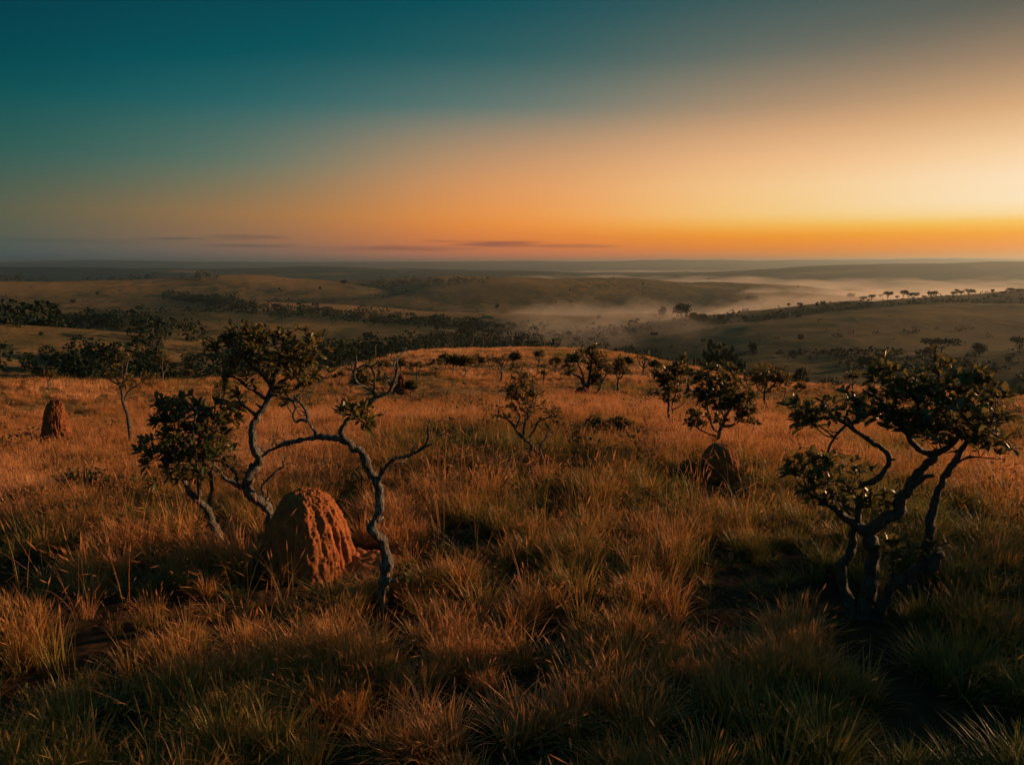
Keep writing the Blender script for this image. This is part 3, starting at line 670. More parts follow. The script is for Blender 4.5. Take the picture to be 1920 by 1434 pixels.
tree('many stemmed dark tree at the right edge with wide glossy leafy crown', BD, [
 ('trunk', 0, [(1616, 1160, 18), (1622, 1123, 15), (1630, 1098, 14), (1636, 1059, 13.5), (1635, 1023, 13.5), (1630, 995, 13)]),
 ('trunk', .12, [(1594, 1150, 11), (1586, 1123, 9.5), (1580, 1098, 9), (1577, 1060, 9), (1592, 1040, 8.5), (1600, 1012, 8), (1601, 988, 7)]),
 ('trunk', -.2, [(1644, 1158, 13), (1660, 1128, 11.5), (1672, 1102, 11), (1694, 1088, 11.5), (1716, 1076, 12), (1738, 1062, 12), (1755, 1050, 10), (1766, 1040, 7)]),
 ('branch', .2, [(1628, 1000, 12), (1654, 976, 12), (1681, 963, 11), (1694, 932, 9.5), (1713, 900, 8.5), (1733, 876, 8), (1752, 856, 7.5), (1758, 842, 5)]),
 ('branch', -.2, [(1750, 855, 6.5), (1718, 836, 6.5), (1695, 806, 6), (1670, 777, 5), (1648, 748, 3.5), (1625, 735, 2)]),
 ('branch', .3, [(1752, 853, 6), (1772, 842, 5), (1790, 826, 4.5), (1796, 800, 4), (1780, 770, 3.2), (1764, 730, 2.6), (1762, 690, 2.2), (1764, 668, 1.4)]),
 ('branch', -.1, [(1626, 998, 11), (1611, 987, 10), (1588, 972, 8), (1560, 952, 6), (1534, 936, 4.6), (1515, 925, 3)]),
 ('branch', -.1, [(1604, 985, 7), (1610, 955, 6), (1612, 925, 6), (1620, 908, 5.6), (1640, 900, 5.6), (1661, 882, 5.4), (1668, 868, 5.2), (1659, 845, 5), (1636, 829, 4.6), (1611, 813, 4.4), (1588, 794, 4), (1566, 785, 3), (1545, 780, 2)]),
 ('branch', .0, [(1588, 794, 3), (1570, 812, 2.8), (1555, 840, 2.4), (1552, 870, 1.6)]),
 ('branch', -.3, [(1730, 1066, 9), (1734, 1045, 8.5), (1736, 1027, 8), (1745, 1003, 7.5), (1748, 968, 7.5), (1753, 940, 7), (1769, 908, 6.5), (1781, 880, 6), (1792, 868, 5.5), (1806, 838, 4), (1832, 809, 3.2), (1860, 790, 2)]),
 ('branch', -.4, [(1793, 868, 2.6), (1815, 858, 1.8), (1850, 858, 1.1), (1878, 860, .6)]),
 ('branch', -.3, [(1846, 800, 2), (1873, 820, 1.5), (1890, 824, 1.1), (1908, 840, .6)]),
 ('branch', -.3, [(1671, 1100, 4), (1673, 1078, 3), (1674, 1060, 2.6), (1684, 1042, 1.6)]),
 ('branch', .0, [(1697, 925, 6), (1712, 912, 5.4), (1728, 898, 5), (1742, 893, 4.4), (1750, 891, 3)]),
 ('branch', .3, [(1764, 730, 2.4), (1790, 712, 2), (1814, 700, 1.6), (1834, 692, 1)]),
 ('branch', .1, [(1672, 778, 3.6), (1680, 740, 3), (1676, 705, 2.2), (1660, 680, 1.2)]),
], [(1795, 790, 66, 44, 110, -.1), (1725, 775, 60, 44, 90, .1), (1838, 770, 44, 46, 60, 0), (1700, 718, 55, 34, 70, .1), (1664, 690, 24, 22, 16, 0), (1764, 690, 20, 24, 14, .2), (1800, 715, 44, 22, 28, .2),
    (1560, 770, 58, 24, 52, -.1), (1520, 790, 26, 18, 18, 0), (1620, 770, 40, 30, 34, 0), (1552, 888, 60, 36, 66, -.1), (1505, 875, 28, 24, 20, 0), (1580, 930, 40, 22, 34, 0), (1640, 935, 30, 20, 18, .1),
    (1690, 1035, 30, 24, 22, -.3), (1752, 1022, 14, 12, 4, -.3), (1850, 835, 20, 14, 10, -.2), (1870, 745, 18, 12, 8, 0)],
 seed=21, leaf=(.145, .5), sides=18, knob=.2, mats=(M_BARKD, M_LEAFD))

# ------------------------------------------------------------------ middle-distance trees on the ridge
BS = hit(246, 842)
tree('tall slender tree with thin leaning trunk and sparse open crown at left', BS, [
 ('trunk', 0, [(246, 842, 4.6), (244, 815, 4), (241, 791, 3.8), (236, 768, 3.6), (230, 752, 3.4), (229, 738, 3), (224, 720, 2.4), (216, 702, 1.6), (206, 684, 1)]),
 ('branch', .2, [(231, 756, 2.8), (238, 738, 2.4), (248, 726, 2), (264, 718, 1.6), (280, 706, 1)]),
 ('branch', -.2, [(228, 732, 2.4), (234, 708, 2), (238, 684, 1.6), (246, 664, 1), (262, 654, .7)]),
 ('branch', .1, [(225, 722, 1.6), (212, 716, 1.2), (200, 706, .8)]),
], [(214, 682, 20, 14, 14, 0), (200, 700, 14, 10, 8, 0), (240, 668, 20, 11, 12, 0), (246, 718, 20, 12, 14, 0), (280, 706, 12, 9, 8, 0), (232, 700, 16, 12, 9, 0), (262, 655, 10, 5, 4, 0)],
 seed=64, leaf=(.13, .45), nl=6, mats=(M_BARKD, M_LEAFB), sides=7, twig_r=.007, step=.12)
BE = hit(992, 903)
tree('open airy tree with two forked stems in the middle of the grass', BE, [
 ('trunk', 0, [(986, 908, 4.5), (990, 880, 4), (991, 856, 3.8), (996, 836, 3.6), (981, 822, 3.4), (967, 805, 3), (960, 795, 2.8), (948, 785, 2.3), (934, 780, 1.5), (920, 776, .7)]),
 ('trunk', .1, [(1022, 890, 4.5), (1018, 860, 4), (1006, 845, 3.4), (997, 834, 3)]),
 ('branch', .2, [(1018, 860, 3), (1012, 838, 2.5), (1024, 820, 2), (1029, 795, 1.5)]),
 ('branch', -.2, [(981, 822, 2.8), (984, 795, 2.3), (990, 778, 2), (984, 755, 1.2)]),
 ('branch', .2, [(967, 806, 2.4), (975, 780, 2), (962, 762, 1.6), (958, 740, 1)]),
 ('branch', -.1, [(993, 820, 2.6), (1005, 800, 2.2), (1010, 790, 2), (1032, 781, 1.6), (1040, 768, 1)]),
 ('branch', .1, [(990, 778, 2), (1000, 750, 1.4), (1002, 720, .9)]),
], [(975, 700, 9, 18, 8, 0), (968, 718, 18, 12, 12, 0), (993, 708, 16, 10, 9, 0), (985, 738, 26, 18, 32, 0), (1000, 755, 20, 16, 16, 0), (962, 760, 14, 10, 7, 0), (955, 735, 16, 16, 10, .1), (1035, 768, 15, 11, 11, 0), (1030, 797, 14, 12, 8, 0), (942, 781, 14, 6, 8, 0), (995, 780, 20, 12, 12, 0), (975, 742, 26, 18, 26, .1), (996, 728, 20, 16, 18, 0), (1040, 785, 14, 14, 12, 0), (965, 700, 14, 12, 8, 0), (985, 765, 24, 12, 14, 0)],
 seed=31, leaf=(.125, .42), nl=6, mats=(M_BARKD, M_LEAFB), sides=7, twig_r=.007, step=.12)
BF = hit(1255, 806)
tree('slim upright tree with two thin parallel stems and narrow leafy crown', BF, [
 ('trunk', 0, [(1254, 806, 3), (1254, 780, 2.6), (1253, 755, 2.4), (1254, 735, 2), (1252, 712, 1.5)]),
 ('trunk', .1, [(1260, 804, 2.4), (1262, 780, 2), (1261, 755, 1.8), (1268, 735, 1.5), (1276, 710, 1.1), (1278, 690, .8)]),
 ('branch', .0, [(1261, 768, 1.3), (1272, 764, .9), (1280, 758, .6)]),
], [(1250, 702, 20, 14, 20, 0), (1274, 692, 16, 16, 16, 0), (1262, 722, 22, 16, 22, 0), (1254, 744, 18, 14, 14, 0), (1233, 712, 12, 9, 7, 0), (1280, 676, 7, 12, 5, 0), (1226, 738, 12, 6, 4, 0), (1290, 742, 10, 6, 3, 0)],
 seed=33, leaf=(.17, .5), nl=6, mats=(M_BARKD, M_LEAFD), sides=6, twig_r=.01, step=.2)
BG = hit(1343, 868)
tree('bushy round tree with glossy leaves rising behind the dark dome mound', BG, [
 ('trunk', .0, [(1343, 868, 7), (1343, 845, 5.5), (1342, 828, 5), (1348, 815, 4.5), (1352, 802, 4), (1360, 785, 3), (1368, 765, 2.2)]),
 ('branch', .2, [(1349, 813, 3.5), (1336, 800, 3), (1330, 780, 2.4), (1326, 755, 1.8), (1330, 725, 1.2)]),
 ('branch', -.3, [(1354, 800, 3), (1376, 796, 2.6), (1392, 780, 2.2), (1404, 765, 1.4)]),
 ('branch', -.2, [(1345, 818, 2.6), (1325, 812, 2), (1308, 802, 1.6), (1298, 790, 1)]),
 ('branch', .3, [(1360, 786, 2.5), (1350, 760, 2), (1352, 725, 1.6), (1350, 695, 1)]),
], [(1345, 703, 36, 18, 30, 0), (1330, 730, 34, 20, 34, 0), (1364, 735, 40, 24, 46, .1), (1345, 755, 36, 18, 34, -.1), (1392, 752, 24, 22, 26, 0), (1400, 780, 20, 16, 16, 0), (1308, 790, 20, 16, 18, 0), (1360, 780, 30, 14, 10, 0), (1298, 774, 10, 8, 5, 0), (1318, 706, 14, 8, 6, 0)],
 seed=35, leaf=(.135, .55), nl=7, mats=(M_BARKD, M_LEAFD), sides=7, twig_r=.008, step=.12)
BH = hit(1437, 772)
tree('spreading small tree right of the bushy tree with a long low side limb', BH, [
 ('trunk', 0, [(1438, 772, 3.5), (1436, 756, 3), (1433, 742, 2.6), (1436, 720, 2), (1440, 700, 1.2)]),
 ('branch', .0, [(1441, 769, 2), (1452, 765, 1.7), (1462, 757, 1.5), (1470, 746, 1.2), (1474, 730, .7)]),
 ('branch', .2, [(1434, 740, 1.8), (1420, 726, 1.4), (1415, 706, 1)]),
 ('branch', -.1, [(1434, 738, 1.8), (1450, 722, 1.5), (1462, 704, 1)]),
], [(1438, 700, 32, 15, 34, 0), (1415, 705, 16, 16, 14, 0), (1462, 706, 20, 16, 18, 0), (1436, 722, 26, 11, 14, 0), (1478, 712, 10, 14, 6, 0)],
 seed=37, leaf=(.19, .5), nl=6, mats=(M_BARKD, M_LEAFB), sides=6, twig_r=.012, step=.25)
BH2 = hit(1424, 768)
tree('thin bare curved sapling leaning left beside the spreading small tree', BH2, [
 ('trunk', 0, [(1424, 768, 2.6), (1420, 758, 2.2), (1414, 744, 2), (1405, 732, 1.6), (1399, 715, 1)]),
 ('branch', 0, [(1415, 742, 1.4), (1422, 732, 1.1), (1426, 722, .7)])], [(1398, 712, 5, 4, 2, 0), (1428, 718, 5, 4, 2, 0)],
 seed=38, leaf=(.16, .5), nl=5, mats=(M_BARKD, M_LEAFB), sides=5, twig_r=.01, step=.25)
BI = hit(1100, 740)
tree('wide dark tree with dense core and fanning stems on the ridge centre', BI, [
 ('trunk', 0, [(1100, 740, 5), (1098, 728, 4.5), (1094, 718, 3.5), (1088, 708, 3), (1076, 702, 2.2), (1068, 692, 1.4)]),
 ('branch', .1, [(1100, 730, 4), (1104, 712, 3.5), (1108, 692, 3), (1110, 670, 2)]),
 ('branch', -.1, [(1112, 738, 3), (1122, 732, 2.4), (1128, 718, 2), (1136, 704, 1.5), (1144, 692, 1)]),
 ('branch', -.1, [(1095, 720, 2.5), (1092, 700, 2), (1084, 682, 1.5), (1080, 665, 1)]),
], [(1114, 690, 15, 34, 44, 0), (1108, 662, 12, 12, 12, 0), (1083, 672, 20, 14, 20, 0), (1066, 694, 14, 12, 12, 0), (1066, 676, 13, 8, 8, 0), (1130, 676, 14, 18, 16, .1), (1142, 694, 9, 8, 7, 0), (1118, 716, 14, 12, 12, 0)],
 seed=41, leaf=(.19, .55), nl=6, mats=(M_BARKD, M_LEAFD), sides=6, twig_r=.014, step=.25)

def small_tree(px, by, ty, hw, label, seed, style='round', mats=(M_BARKD, M_LEAFB), base=None, dens=1.0, name='tree', cat='tree', group=None, nst=None, lf=None):
    B = hit(px, by) if base is None else at(px, by, base)
    if base is not None: by = float(717 + FPX*math.tan(math.atan(0) )) if False else by
    rg = np.random.default_rng(seed); h = by - ty
    ns = nst or (3 if style != 'bare' else 5); limbs = []; blobs = []
    r0 = max(1.1, h*.035)
    fork = by - h*rg.uniform(.22, .4); fx = px + rg.uniform(-.12, .12)*hw
    limbs.append(('trunk', 0, [(px, by, r0*1.3), ((px+fx)/2 + rg.uniform(-1.5, 1.5), (by+fork)/2, r0), (fx, fork, r0*.9)]))
    for k in range(ns):
        t = (k + .5)/ns*2 - 1; ex = px + t*hw*.75; ey = ty + h*.22 + abs(t)*h*.16 + rg.uniform(-.04, .08)*h
        mx, my = fx*.45 + ex*.55 + rg.uniform(-.15, .15)*hw, fork*.5 + ey*.5 + h*.05
        limbs.append(('branch', rg.uniform(-.5, .5)*hw*px_m(B), [(fx, fork, r0*.8), (mx, my, r0*.55), (ex, ey, r0*.3)]))
        if style == 'round':
            blobs.append((ex, ey, hw*rg.uniform(.38, .55), h*rg.uniform(.16, .22), int(rg.integers(12, 18)*dens), 0))
        elif style == 'sparse':
            blobs.append((ex, ey, hw*rg.uniform(.25, .45), h*rg.uniform(.1, .16), int(rg.integers(6, 10)*dens), 0))
        elif style == 'bare':
            blobs.append((ex, ey, hw*.22, h*.08, 2, 0))
            limbs.append(('branch', 0, [(mx, my, r0*.4), (mx + rg.uniform(-.3, .3)*hw, my - h*.2, r0*.3), (mx + rg.uniform(-.4, .4)*hw, my - h*.34, r0*.15)]))
    if style == 'round':
        blobs += [(px + rg.uniform(-.2, .2)*hw, ty + h*.16, hw*.5, h*.14, int(13*dens), 0), (px, ty + h*.38, hw*.7, h*.16, int(16*dens), 0)]
    L = max(.12, 4.8*px_m(B))
    return tree(label, B, limbs, blobs, leaf=(lf or L, .52), nl=6, seed=seed, mats=mats, sides=6, twig_r=max(.006, .22*px_m(B)), step=6*px_m(B), name=name, cat=cat, group=group, knob=.15)

LG = (M_BARKD, M_LEAFB); LD = (M_BARKD, M_LEAFD); LM = (M_BARKD, M_LEAF)
for a in [
 (1160, 738, 668, 19, 'small rounded tree touching the right side of the wide dark tree', 51, 'round', LG),
 (1206, 708, 654, 20, 'nearly bare little tree with forked twigs near the ridge top', 52, 'bare', LG),
 (873, 706, 664, 22, 'small tree with a clean V shaped fork above the orange grass', 53, 'round', LG),
 (850, 704, 664, 20, 'short trunked olive tree left of the V forked tree', 54, 'round', LG),
 (818, 708, 668, 20, 'very dark squat bush tree on the ridge left of centre', 55, 'sparse', LM),
 (894, 698, 662, 14, 'narrow dark tree just right of the V forked tree', 56, 'sparse', LM),
 (918, 700, 664, 24, 'wide flat olive tree behind the narrow dark ridge tree', 57, 'sparse', LG),
 (940, 716, 656, 20, 'tall twiggy half bare tree behind the airy middle tree', 58, 'bare', LG),
 (1019, 722, 688, 7, 'thin leafless stick like sapling between the airy and wide dark trees', 59, 'bare', LG),
 (1042, 700, 664, 14, 'pale twiggy bush left of the wide dark ridge tree', 60, 'sparse', LG),
 (780, 716, 670, 19, 'loose brownish tree right of the dark red pointed mound', 61, 'sparse', LG),
 (770, 748, 714, 12, 'low dark bush growing against the pointed dark red mound', 62, 'round', LD),
 (1010, 690, 652, 12, 'small grey olive tree at the ridge top behind the thin sapling', 63, 'sparse', LG),
 (305, 715, 656, 18, 'small pale tipped tree behind the grass right of the slender left tree', 65, 'sparse', LG),
 (352, 722, 690, 12, 'small twiggy bush at the left ridge edge', 66, 'sparse', LG),
 (720, 704, 672, 16, 'faint olive bush behind the top of the bare snag', 67, 'sparse', LG),
 (1700, 745, 712, 18, 'small shrub behind the right tree crown', 68, 'sparse', LG),
 (1598, 738, 690, 16, 'brown twiggy small tree at the right ridge edge', 69, 'sparse', LG),
 (420, 760, 700, 22, 'thin twiggy olive bush behind the tall crooked tree', 71, 'sparse', LG),
 (965, 690, 660, 12, 'round leafy bush tree just right of the tall twiggy ridge tree', 73, 'round', LM),
 (1078, 684, 664, 10, 'small dark bush at the ridge top above the wide dark tree', 74, 'round', LD),
 (835, 690, 664, 14, 'dull green bush tree behind the squat dark bush tree', 75, 'round', LM),
 (750, 700, 672, 13, 'small rounded olive tree behind the pointed dark red mound', 76, 'round', LG),
 (1230, 700, 676, 11, 'low rounded bush on the right shoulder of the ridge', 77, 'round', LD),
 (1290, 716, 690, 12, 'dull green bush left behind the bushy round tree', 78, 'round', LM),
 (1178, 690, 670, 9, 'tiny bush between the rounded small tree and the bare forked one', 79, 'round', LG),
 (1500, 744, 716, 13, 'brownish bush right of the tree with the long low limb', 80, 'sparse', LG),
 (680, 716, 690, 12, 'small olive bush on the ridge behind the upper snag branches', 96, 'sparse', LG),
 (636, 722, 694, 13, 'small twiggy bush between the tall crooked tree crown and snag', 97, 'sparse', LG),
 (92, 730, 690, 14, 'small pale shrub at the far left ridge edge', 72, 'sparse', LG),
]: small_tree(*a)

def added_shade_tree(x, y, h, w, label, seed):  # unseen trees, added to throw long shadows across the foreground
    rg = np.random.default_rng(seed); B = np.array([x, y, hz(x, y)]); root = empty('tree', tuple(B), label, 'tree', None); tr, cr = Bag(), Bag()
    tr.add(*tube(resample(np.array([[0, 0, -.1, .12], [.1, 0, h*.2, .09], [-.05, .1, h*.45, .07], [.1, 0, h*.8, .02]]), .08), 8, .2, seed))
    for k in range(9):
        a = rg.uniform(0, 6.28); e = np.array([math.cos(a)*w*rg.uniform(.3, .9), math.sin(a)*w*rg.uniform(.3, .9), h*rg.uniform(.5, .95)])
        tr.add(*tube(resample(np.array([[0, .05, h*.4, .045], [e[0]*.5, e[1]*.4, h*.4+(e[2]-h*.4)*.4, .03], [*e, .01]]), .08), 5, .1, seed))
        m = 26; u = rg.normal(0, 1, (m, 3)); u /= np.linalg.norm(u, axis=1)[:, None]
        E = e + u*rg.uniform(.3, 1, (m, 1))*np.array([w*.36, w*.36, h*.13]); rosettes(cr, E, u + [0, 0, .5], rg, 7, .13, .55)
    tr.build('trunk', [M_BARKD], root); cr.build('crown', [M_LEAFD], root)
for k, (x, y, h, w) in enumerate([(9.6, 8.8, 3.2, 1.5), (12.4, 8.4, 3.6, 1.7), (12.6, 11.4, 3.4, 1.6), (16.5, 10.5, 4.2, 1.9), (19.5, 13.8, 5.6, 2.5), (23, 14.6, 6.4, 2.8), (17, 12.8, 4.4, 2.0), (21, 12.4, 6.0, 2.7)]):
    added_shade_tree(x, y, h, w, 'unseen leafy tree added outside the right edge to shade the foreground, ' + ['nearest', 'second nearest', 'third nearest', 'fourth nearest', 'fifth nearest', 'tallest', 'lowest crowned', 'second tallest'][k] + ' of its group', 400+k)

def shrub(px, by, w, h, label, seed, mats=LM, n=26, leaf=.10):
    B = hit(px, by); rg = np.random.default_rng(seed); limbs = []; bl = []
    for k in range(4):
        t = (k+.5)/4*2-1; ex, ey = px + t*w*.6, by - h*.55 - rg.uniform(0, .15)*h
        limbs.append(('stem', rg.uniform(-.1, .1), [(px + t*2, by, 1.6), (px + t*w*.3, by - h*.3, 1.2), (ex, ey, .8)]))
        bl.append((ex, ey, w*.42, h*.3, n//4, rg.uniform(-.1, .1)))
    bl.append((px, by - h*.72, w*.5, h*.25, n//4, 0))
    return tree(label, B, limbs, bl, leaf=(leaf, .5), nl=6, seed=seed, mats=mats, sides=5, twig_r=.005, step=.08, name='shrub', cat='shrub')
shrub(1083, 852, 17, 44, 'dark shrub on a single thick stem right of the airy middle tree', 81, LD, 40, .12)
shrub(1120, 822, 20, 40, 'shrub with glossy leaf tips between two low shrubs in mid grass', 82, LD, 36, .13)
shrub(1159, 830, 32, 52, 'broad low shrub with thin stem and bright glinting leaves in mid grass', 83, LD, 54, .13)
shrub(758, 1128, 36, 78, 'small yellow green shrub at the foot of the leaning bare snag', 84, (M_BARK, M_LEAFB), 40, .07)
shrub(620, 905, 34, 40, 'low leafy shrub in the grass between the large mound and the bare snag', 85, LM, 34, .08)
shrub(165, 935, 60, 56, 'wide dark green shrub low in the grass at left', 86, LD, 60, .09)
shrub(400, 1045, 44, 52, 'dense green shrub under the low dark crowned tree', 87, LM, 60, .06)
shrub(1415, 1400, 60, 84, 'yellow green leafy shrub at the bottom edge right of centre', 88, (M_BARK, M_LEAFB), 44, .05)
shrub(1790, 1185, 48, 58, 'small glinting shrub in the grass right of the many stemmed tree', 89, LM, 40, .05)
shrub(1872, 945, 40, 44, 'low dark shrub in the grass at the right edge', 90, LD, 36, .09)
shrub(70, 1345, 46, 66, 'dim green shrub near the bottom left corner', 91, LM, 34, .06)
shrub(540, 865, 40, 40, 'dark low shrub behind the large orange mound', 92, LD, 34, .08)
shrub(818, 880, 30, 30, 'low dark shrub in the grass right of the bare snag branch', 93, LD, 26, .09)
shrub(1292, 900, 26, 34, 'dark shrub hugging the left side of the dark dome mound', 94, LD, 36, .09)
shrub(1414, 900, 24, 34, 'dark shrub hugging the right side of the dark dome mound', 95, LD, 30, .09)

# ------------------------------------------------------------------ far trees: two kinds, copied with their parts
def far_proto(kind, seed, n=260):
    rg = np.random.default_rng(seed); cr = Bag(); tr = Bag()
    cl = []
    if kind == 'umbrella':
        for k in range(7): a = rg.uniform(0, 6.28); r = rg.uniform(0, .62); cl.append((r*math.cos(a), r*math.sin(a), .82 + rg.uniform(-.06, .08), .36, .10))
    elif kind == 'round':
        for k in range(8): a = rg.uniform(0, 6.28); r = rg.uniform(0, .30); cl.append((r*math.cos(a), r*math.sin(a), rg.uniform(.45, .8), .30, .20))
    else:
        for k in range(6): a = rg.uniform(0, 6.28); r = rg.uniform(0, .5); cl.append((r*math.cos(a), r*math.sin(a), rg.uniform(.25, .6), .34, .26))
    P = resample(np.array([[0, 0, -.08, .05], [.02, 0, .2, .04], [.0, .02, .45, .032]]), .08); tr.add(*tube(P, 6))
    for c in cl:
        P = resample(np.array([[0, .02, .36, .028], [c[0]*.5, c[1]*.5, .36 + (c[2]-.36)*.45, .02], [c[0], c[1], c[2], .01]]), .1); tr.add(*tube(P, 5))
        m = n//len(cl)
        u = rg.normal(0, 1, (m, 3)); u /= np.linalg.norm(u, axis=1)[:, None]; u *= rg.uniform(.35, 1.05, (m, 1))**.6
        p = np.array(c[:3]) + u*np.array([c[3], c[3], c[4]])
        d = u + rg.normal(0, .6, (m, 3)) + [0, 0, .3]
        leaves(cr, p, d, np.full(m, .13)*rg.uniform(.6, 1.3, m), .9, rg)
    return tr, cr
PROTO = {}
def far_tree(px, py, w_px, h_px, kind, label, r=None, group=None, seed=0):
    B = hit(px, py)
    if r is not None and math.hypot(B[0], B[1]) < 125: B = at(px, py, r)
    d = math.hypot(B[0], B[1]); hm = h_px*d/FPX*1.02; wm = w_px*d/FPX*1.02
    key = (kind, seed % 3)
    root = empty('umbrella_tree' if kind == 'umbrella' else 'bush' if kind == 'bush' else 'tree', tuple(B), label, 'bush' if kind == 'bush' else 'tree', group)
    if key not in PROTO:
        tr, cr = far_proto(kind, 300 + 7*(seed % 3) + len(kind), 420)
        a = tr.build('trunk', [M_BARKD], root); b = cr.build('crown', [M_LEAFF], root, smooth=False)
        PROTO[key] = (a, b)
    else:
        for s_ in PROTO[key]:
            c = s_.copy(); COL.objects.link(c); c.parent = root
    wd = {'umbrella': 1.9, 'round': 1.15, 'bush': 1.5}[kind]
    root.rotation_euler[2] = seed*1.7; root.scale = (wm/wd, wm/wd, hm/.95)
    return root

g1 = 'umbrella shaped trees along the right hill crest'
crest = [(1909, 551, 18, 7, 'flat topped tree furthest right on the hill crest'), (1893, 553, 14, 9, 'second flat topped tree from the right edge on the hill crest'),
 (1880, 554, 10, 6, 'tiny flat tree left of the pair at the right end of the crest'), (1861, 553, 9, 8, 'lone small umbrella tree standing clear near the right end of crest'),
 (1816, 556, 18, 10, 'rightmost tree of the four clustered over the crest middle'), (1802, 556, 16, 8, 'flat tree second from right in the crest middle cluster'),
 (1794, 554, 10, 9, 'taller thin umbrella tree within the crest middle cluster'), (1786, 558, 16, 8, 'leftmost low tree of the crest middle cluster'),
 (1747, 562, 20, 12, 'wide umbrella tree on crest just right of the mist gap'), (1732, 560, 10, 5, 'small faint tree beside the wide one right of mist gap'),
 (1712, 562, 22, 10, 'broad low tree in the centre of the crest grove'), (1693, 560, 19, 12, 'tallest umbrella tree of the crest grove'),
 (1707, 556, 12, 6, 'thin tree peeking behind the tallest crest grove tree'), (1682, 562, 9, 6, 'small tree at left foot of the tallest grove tree'),
 (1664, 562, 24, 12, 'wide umbrella tree at left of the crest grove'), (1650, 560, 10, 7, 'narrow tree left of the wide grove tree'),
 (1634, 564, 16, 9, 'hazy umbrella tree starting the grove at left'), (1640, 556, 8, 5, 'tiny pale tree above the hazy grove edge'),
 (1677, 567, 10, 5, 'low round bush below the crest grove'), (1662, 569, 8, 5, 'low dark bush below the wide grove umbrella tree')]
for k, (x, y, w, h, lb) in enumerate(crest): far_tree(x, y + 2, w, h*1.15, 'umbrella', lb, group=g1, seed=k)
g2 = 'scattered trees on the slopes beyond the ridge'
mids = [
 (1618, 566, 15, 8, 'umbrella', 'detached flat tree in haze left of the crest grove'), (1630, 573, 24, 7, 'bush', 'long low flat bush on slope under the crest grove'),
 (1613, 574, 12, 6, 'bush', 'small low bush just left of the long flat bush'), (1588, 575, 10, 7, 'round', 'small round tree in the mist halfway along the right slope'),
 (1594, 562, 18, 10, 'round', 'pale ghostly tree within the mist left of the grove'), (1564, 580, 6, 10, 'round', 'single thin tree on right slope in the mist'),
 (1500, 581, 13, 11, 'umbrella', 'darker of the pair of umbrella trees in mist'), (1478, 579, 10, 8, 'umbrella', 'left smaller one of the pair of umbrella trees in mist'),
 (1517, 581, 6, 4, 'bush', 'tiny bush right of the pair of umbrella trees'), (1440, 588+10, 34, 10, 'bush', 'low band of dark bushes on slope left of the misty pair'),
 (1470, 597, 20, 8, 'bush', 'round dark bush at right end of the slope bush band'), (1496, 596, 14, 6, 'bush', 'small bush on slope under the misty umbrella pair'),
 (1396, 604, 16, 11, 'round', 'round dark tree on the slope right of two umbrella trees'), (1370, 604, 16, 13, 'umbrella', 'right one of two dark umbrella trees on slope crest'),
 (1351, 608, 20, 16, 'umbrella', 'left larger one of two dark umbrella trees on slope crest'), (1315, 608, 32, 18, 'round', 'broad round tree in mist left of the two umbrella trees'),
 (1410, 571, 28, 14, 'round', 'hazy round tree in the middle of the valley mist'), (1423, 572, 16, 8, 'bush', 'hazy bush clinging to the right of the mid mist tree'),
 (1345, 577, 36, 9, 'bush', 'long pale bush line deep in the valley mist'), (1277, 598, 44, 26, 'round', 'large hazy tree clump in the mist above the valley'),
 (1242, 597, 20, 20, 'round', 'tall hazy tree at left of the large mist clump'), (1300, 600, 30, 16, 'bush', 'pale bush at right foot of the large mist clump'),
 (1181, 611, 15, 9, 'umbrella', 'small hazy umbrella tree left of the mist stream'), (1151, 635, 19, 17, 'round', 'dark round tree standing alone in the bright valley mist'),
 (1123, 600, 12, 8, 'round', 'small pale tree on the slope above the lone dark tree'), (1227, 635, 16, 10, 'umbrella', 'small tree right of the lone dark round valley tree'),
 (1258, 654, 9, 6, 'bush', 'tiny dark bush below the mist on the right slope'), (1065, 637, 18, 14, 'umbrella', 'thin leaning tree at the valley edge left of the round bush'),
 (1081, 644, 17, 12, 'round', 'dark round bush tree at the left valley edge'), (1108, 648, 22, 14, 'umbrella', 'hazy flat tree just right of the dark round bush tree'),
 (1138, 652, 24, 12, 'bush', 'low bushes behind the ridge right of the flat hazy tree'), (1030, 614, 12, 8, 'round', 'right one of the two small round trees on far slope'),
 (1014, 612, 12, 9, 'round', 'left one of the two small round trees on far slope'), (1500, 640, 16, 12, 'round', 'faint small tree in the middle of the right slope'),
 (1318, 644, 14, 8, 'round', 'faint tree on the right slope above the big dark clump'), (932, 580, 10, 9, 'round', 'small tree on the far brown slope at centre'),
 (646, 534, 18, 8, 'round', 'dark round tree on the far crest left of centre'), (600, 546, 7, 7, 'round', 'small dark tree below the far crest at left centre'),
 (762, 548, 6, 5, 'round', 'tiny tree on the brown slope under the far crest'), (820, 620, 14, 9, 'round', 'small tree standing on the curved ridge at centre'),
 (690, 646, 26, 22, 'round', 'rounded tree rising from the dark wood behind the snag'), (524, 545, 6, 5, 'round', 'tiny dark tree under the far crest at left'),
 (137, 568, 14, 6, 'bush', 'low dark bush on the far left hillside'), (78, 630, 12, 7, 'bush', 'single bush on the near left hillside'), (183, 556, 6, 8, 'round', 'thin dark tree on the upper left hillside'),
 (1205, 534, 8, 4, 'bush', 'tiny bush on the far crest at right centre'), (1270, 520, 18, 4, 'bush', 'hazy low clump beyond the far crest'), (1328, 526, 6, 4, 'round', 'tiny tree on the descending far crest'),
 (1496, 541, 8, 5, 'round', 'tiny tree at the right end of the descending far crest'), (1068, 546, 5, 4, 'round', 'tiny tree on brown slope right of centre'), (1042, 570, 5, 5, 'round', 'tiny tree on pale slope right of centre')]
for k, (x, y, w, h, kd, lb) in enumerate(mids): far_tree(x, y, w, h, kd, lb, group=g2, seed=k)
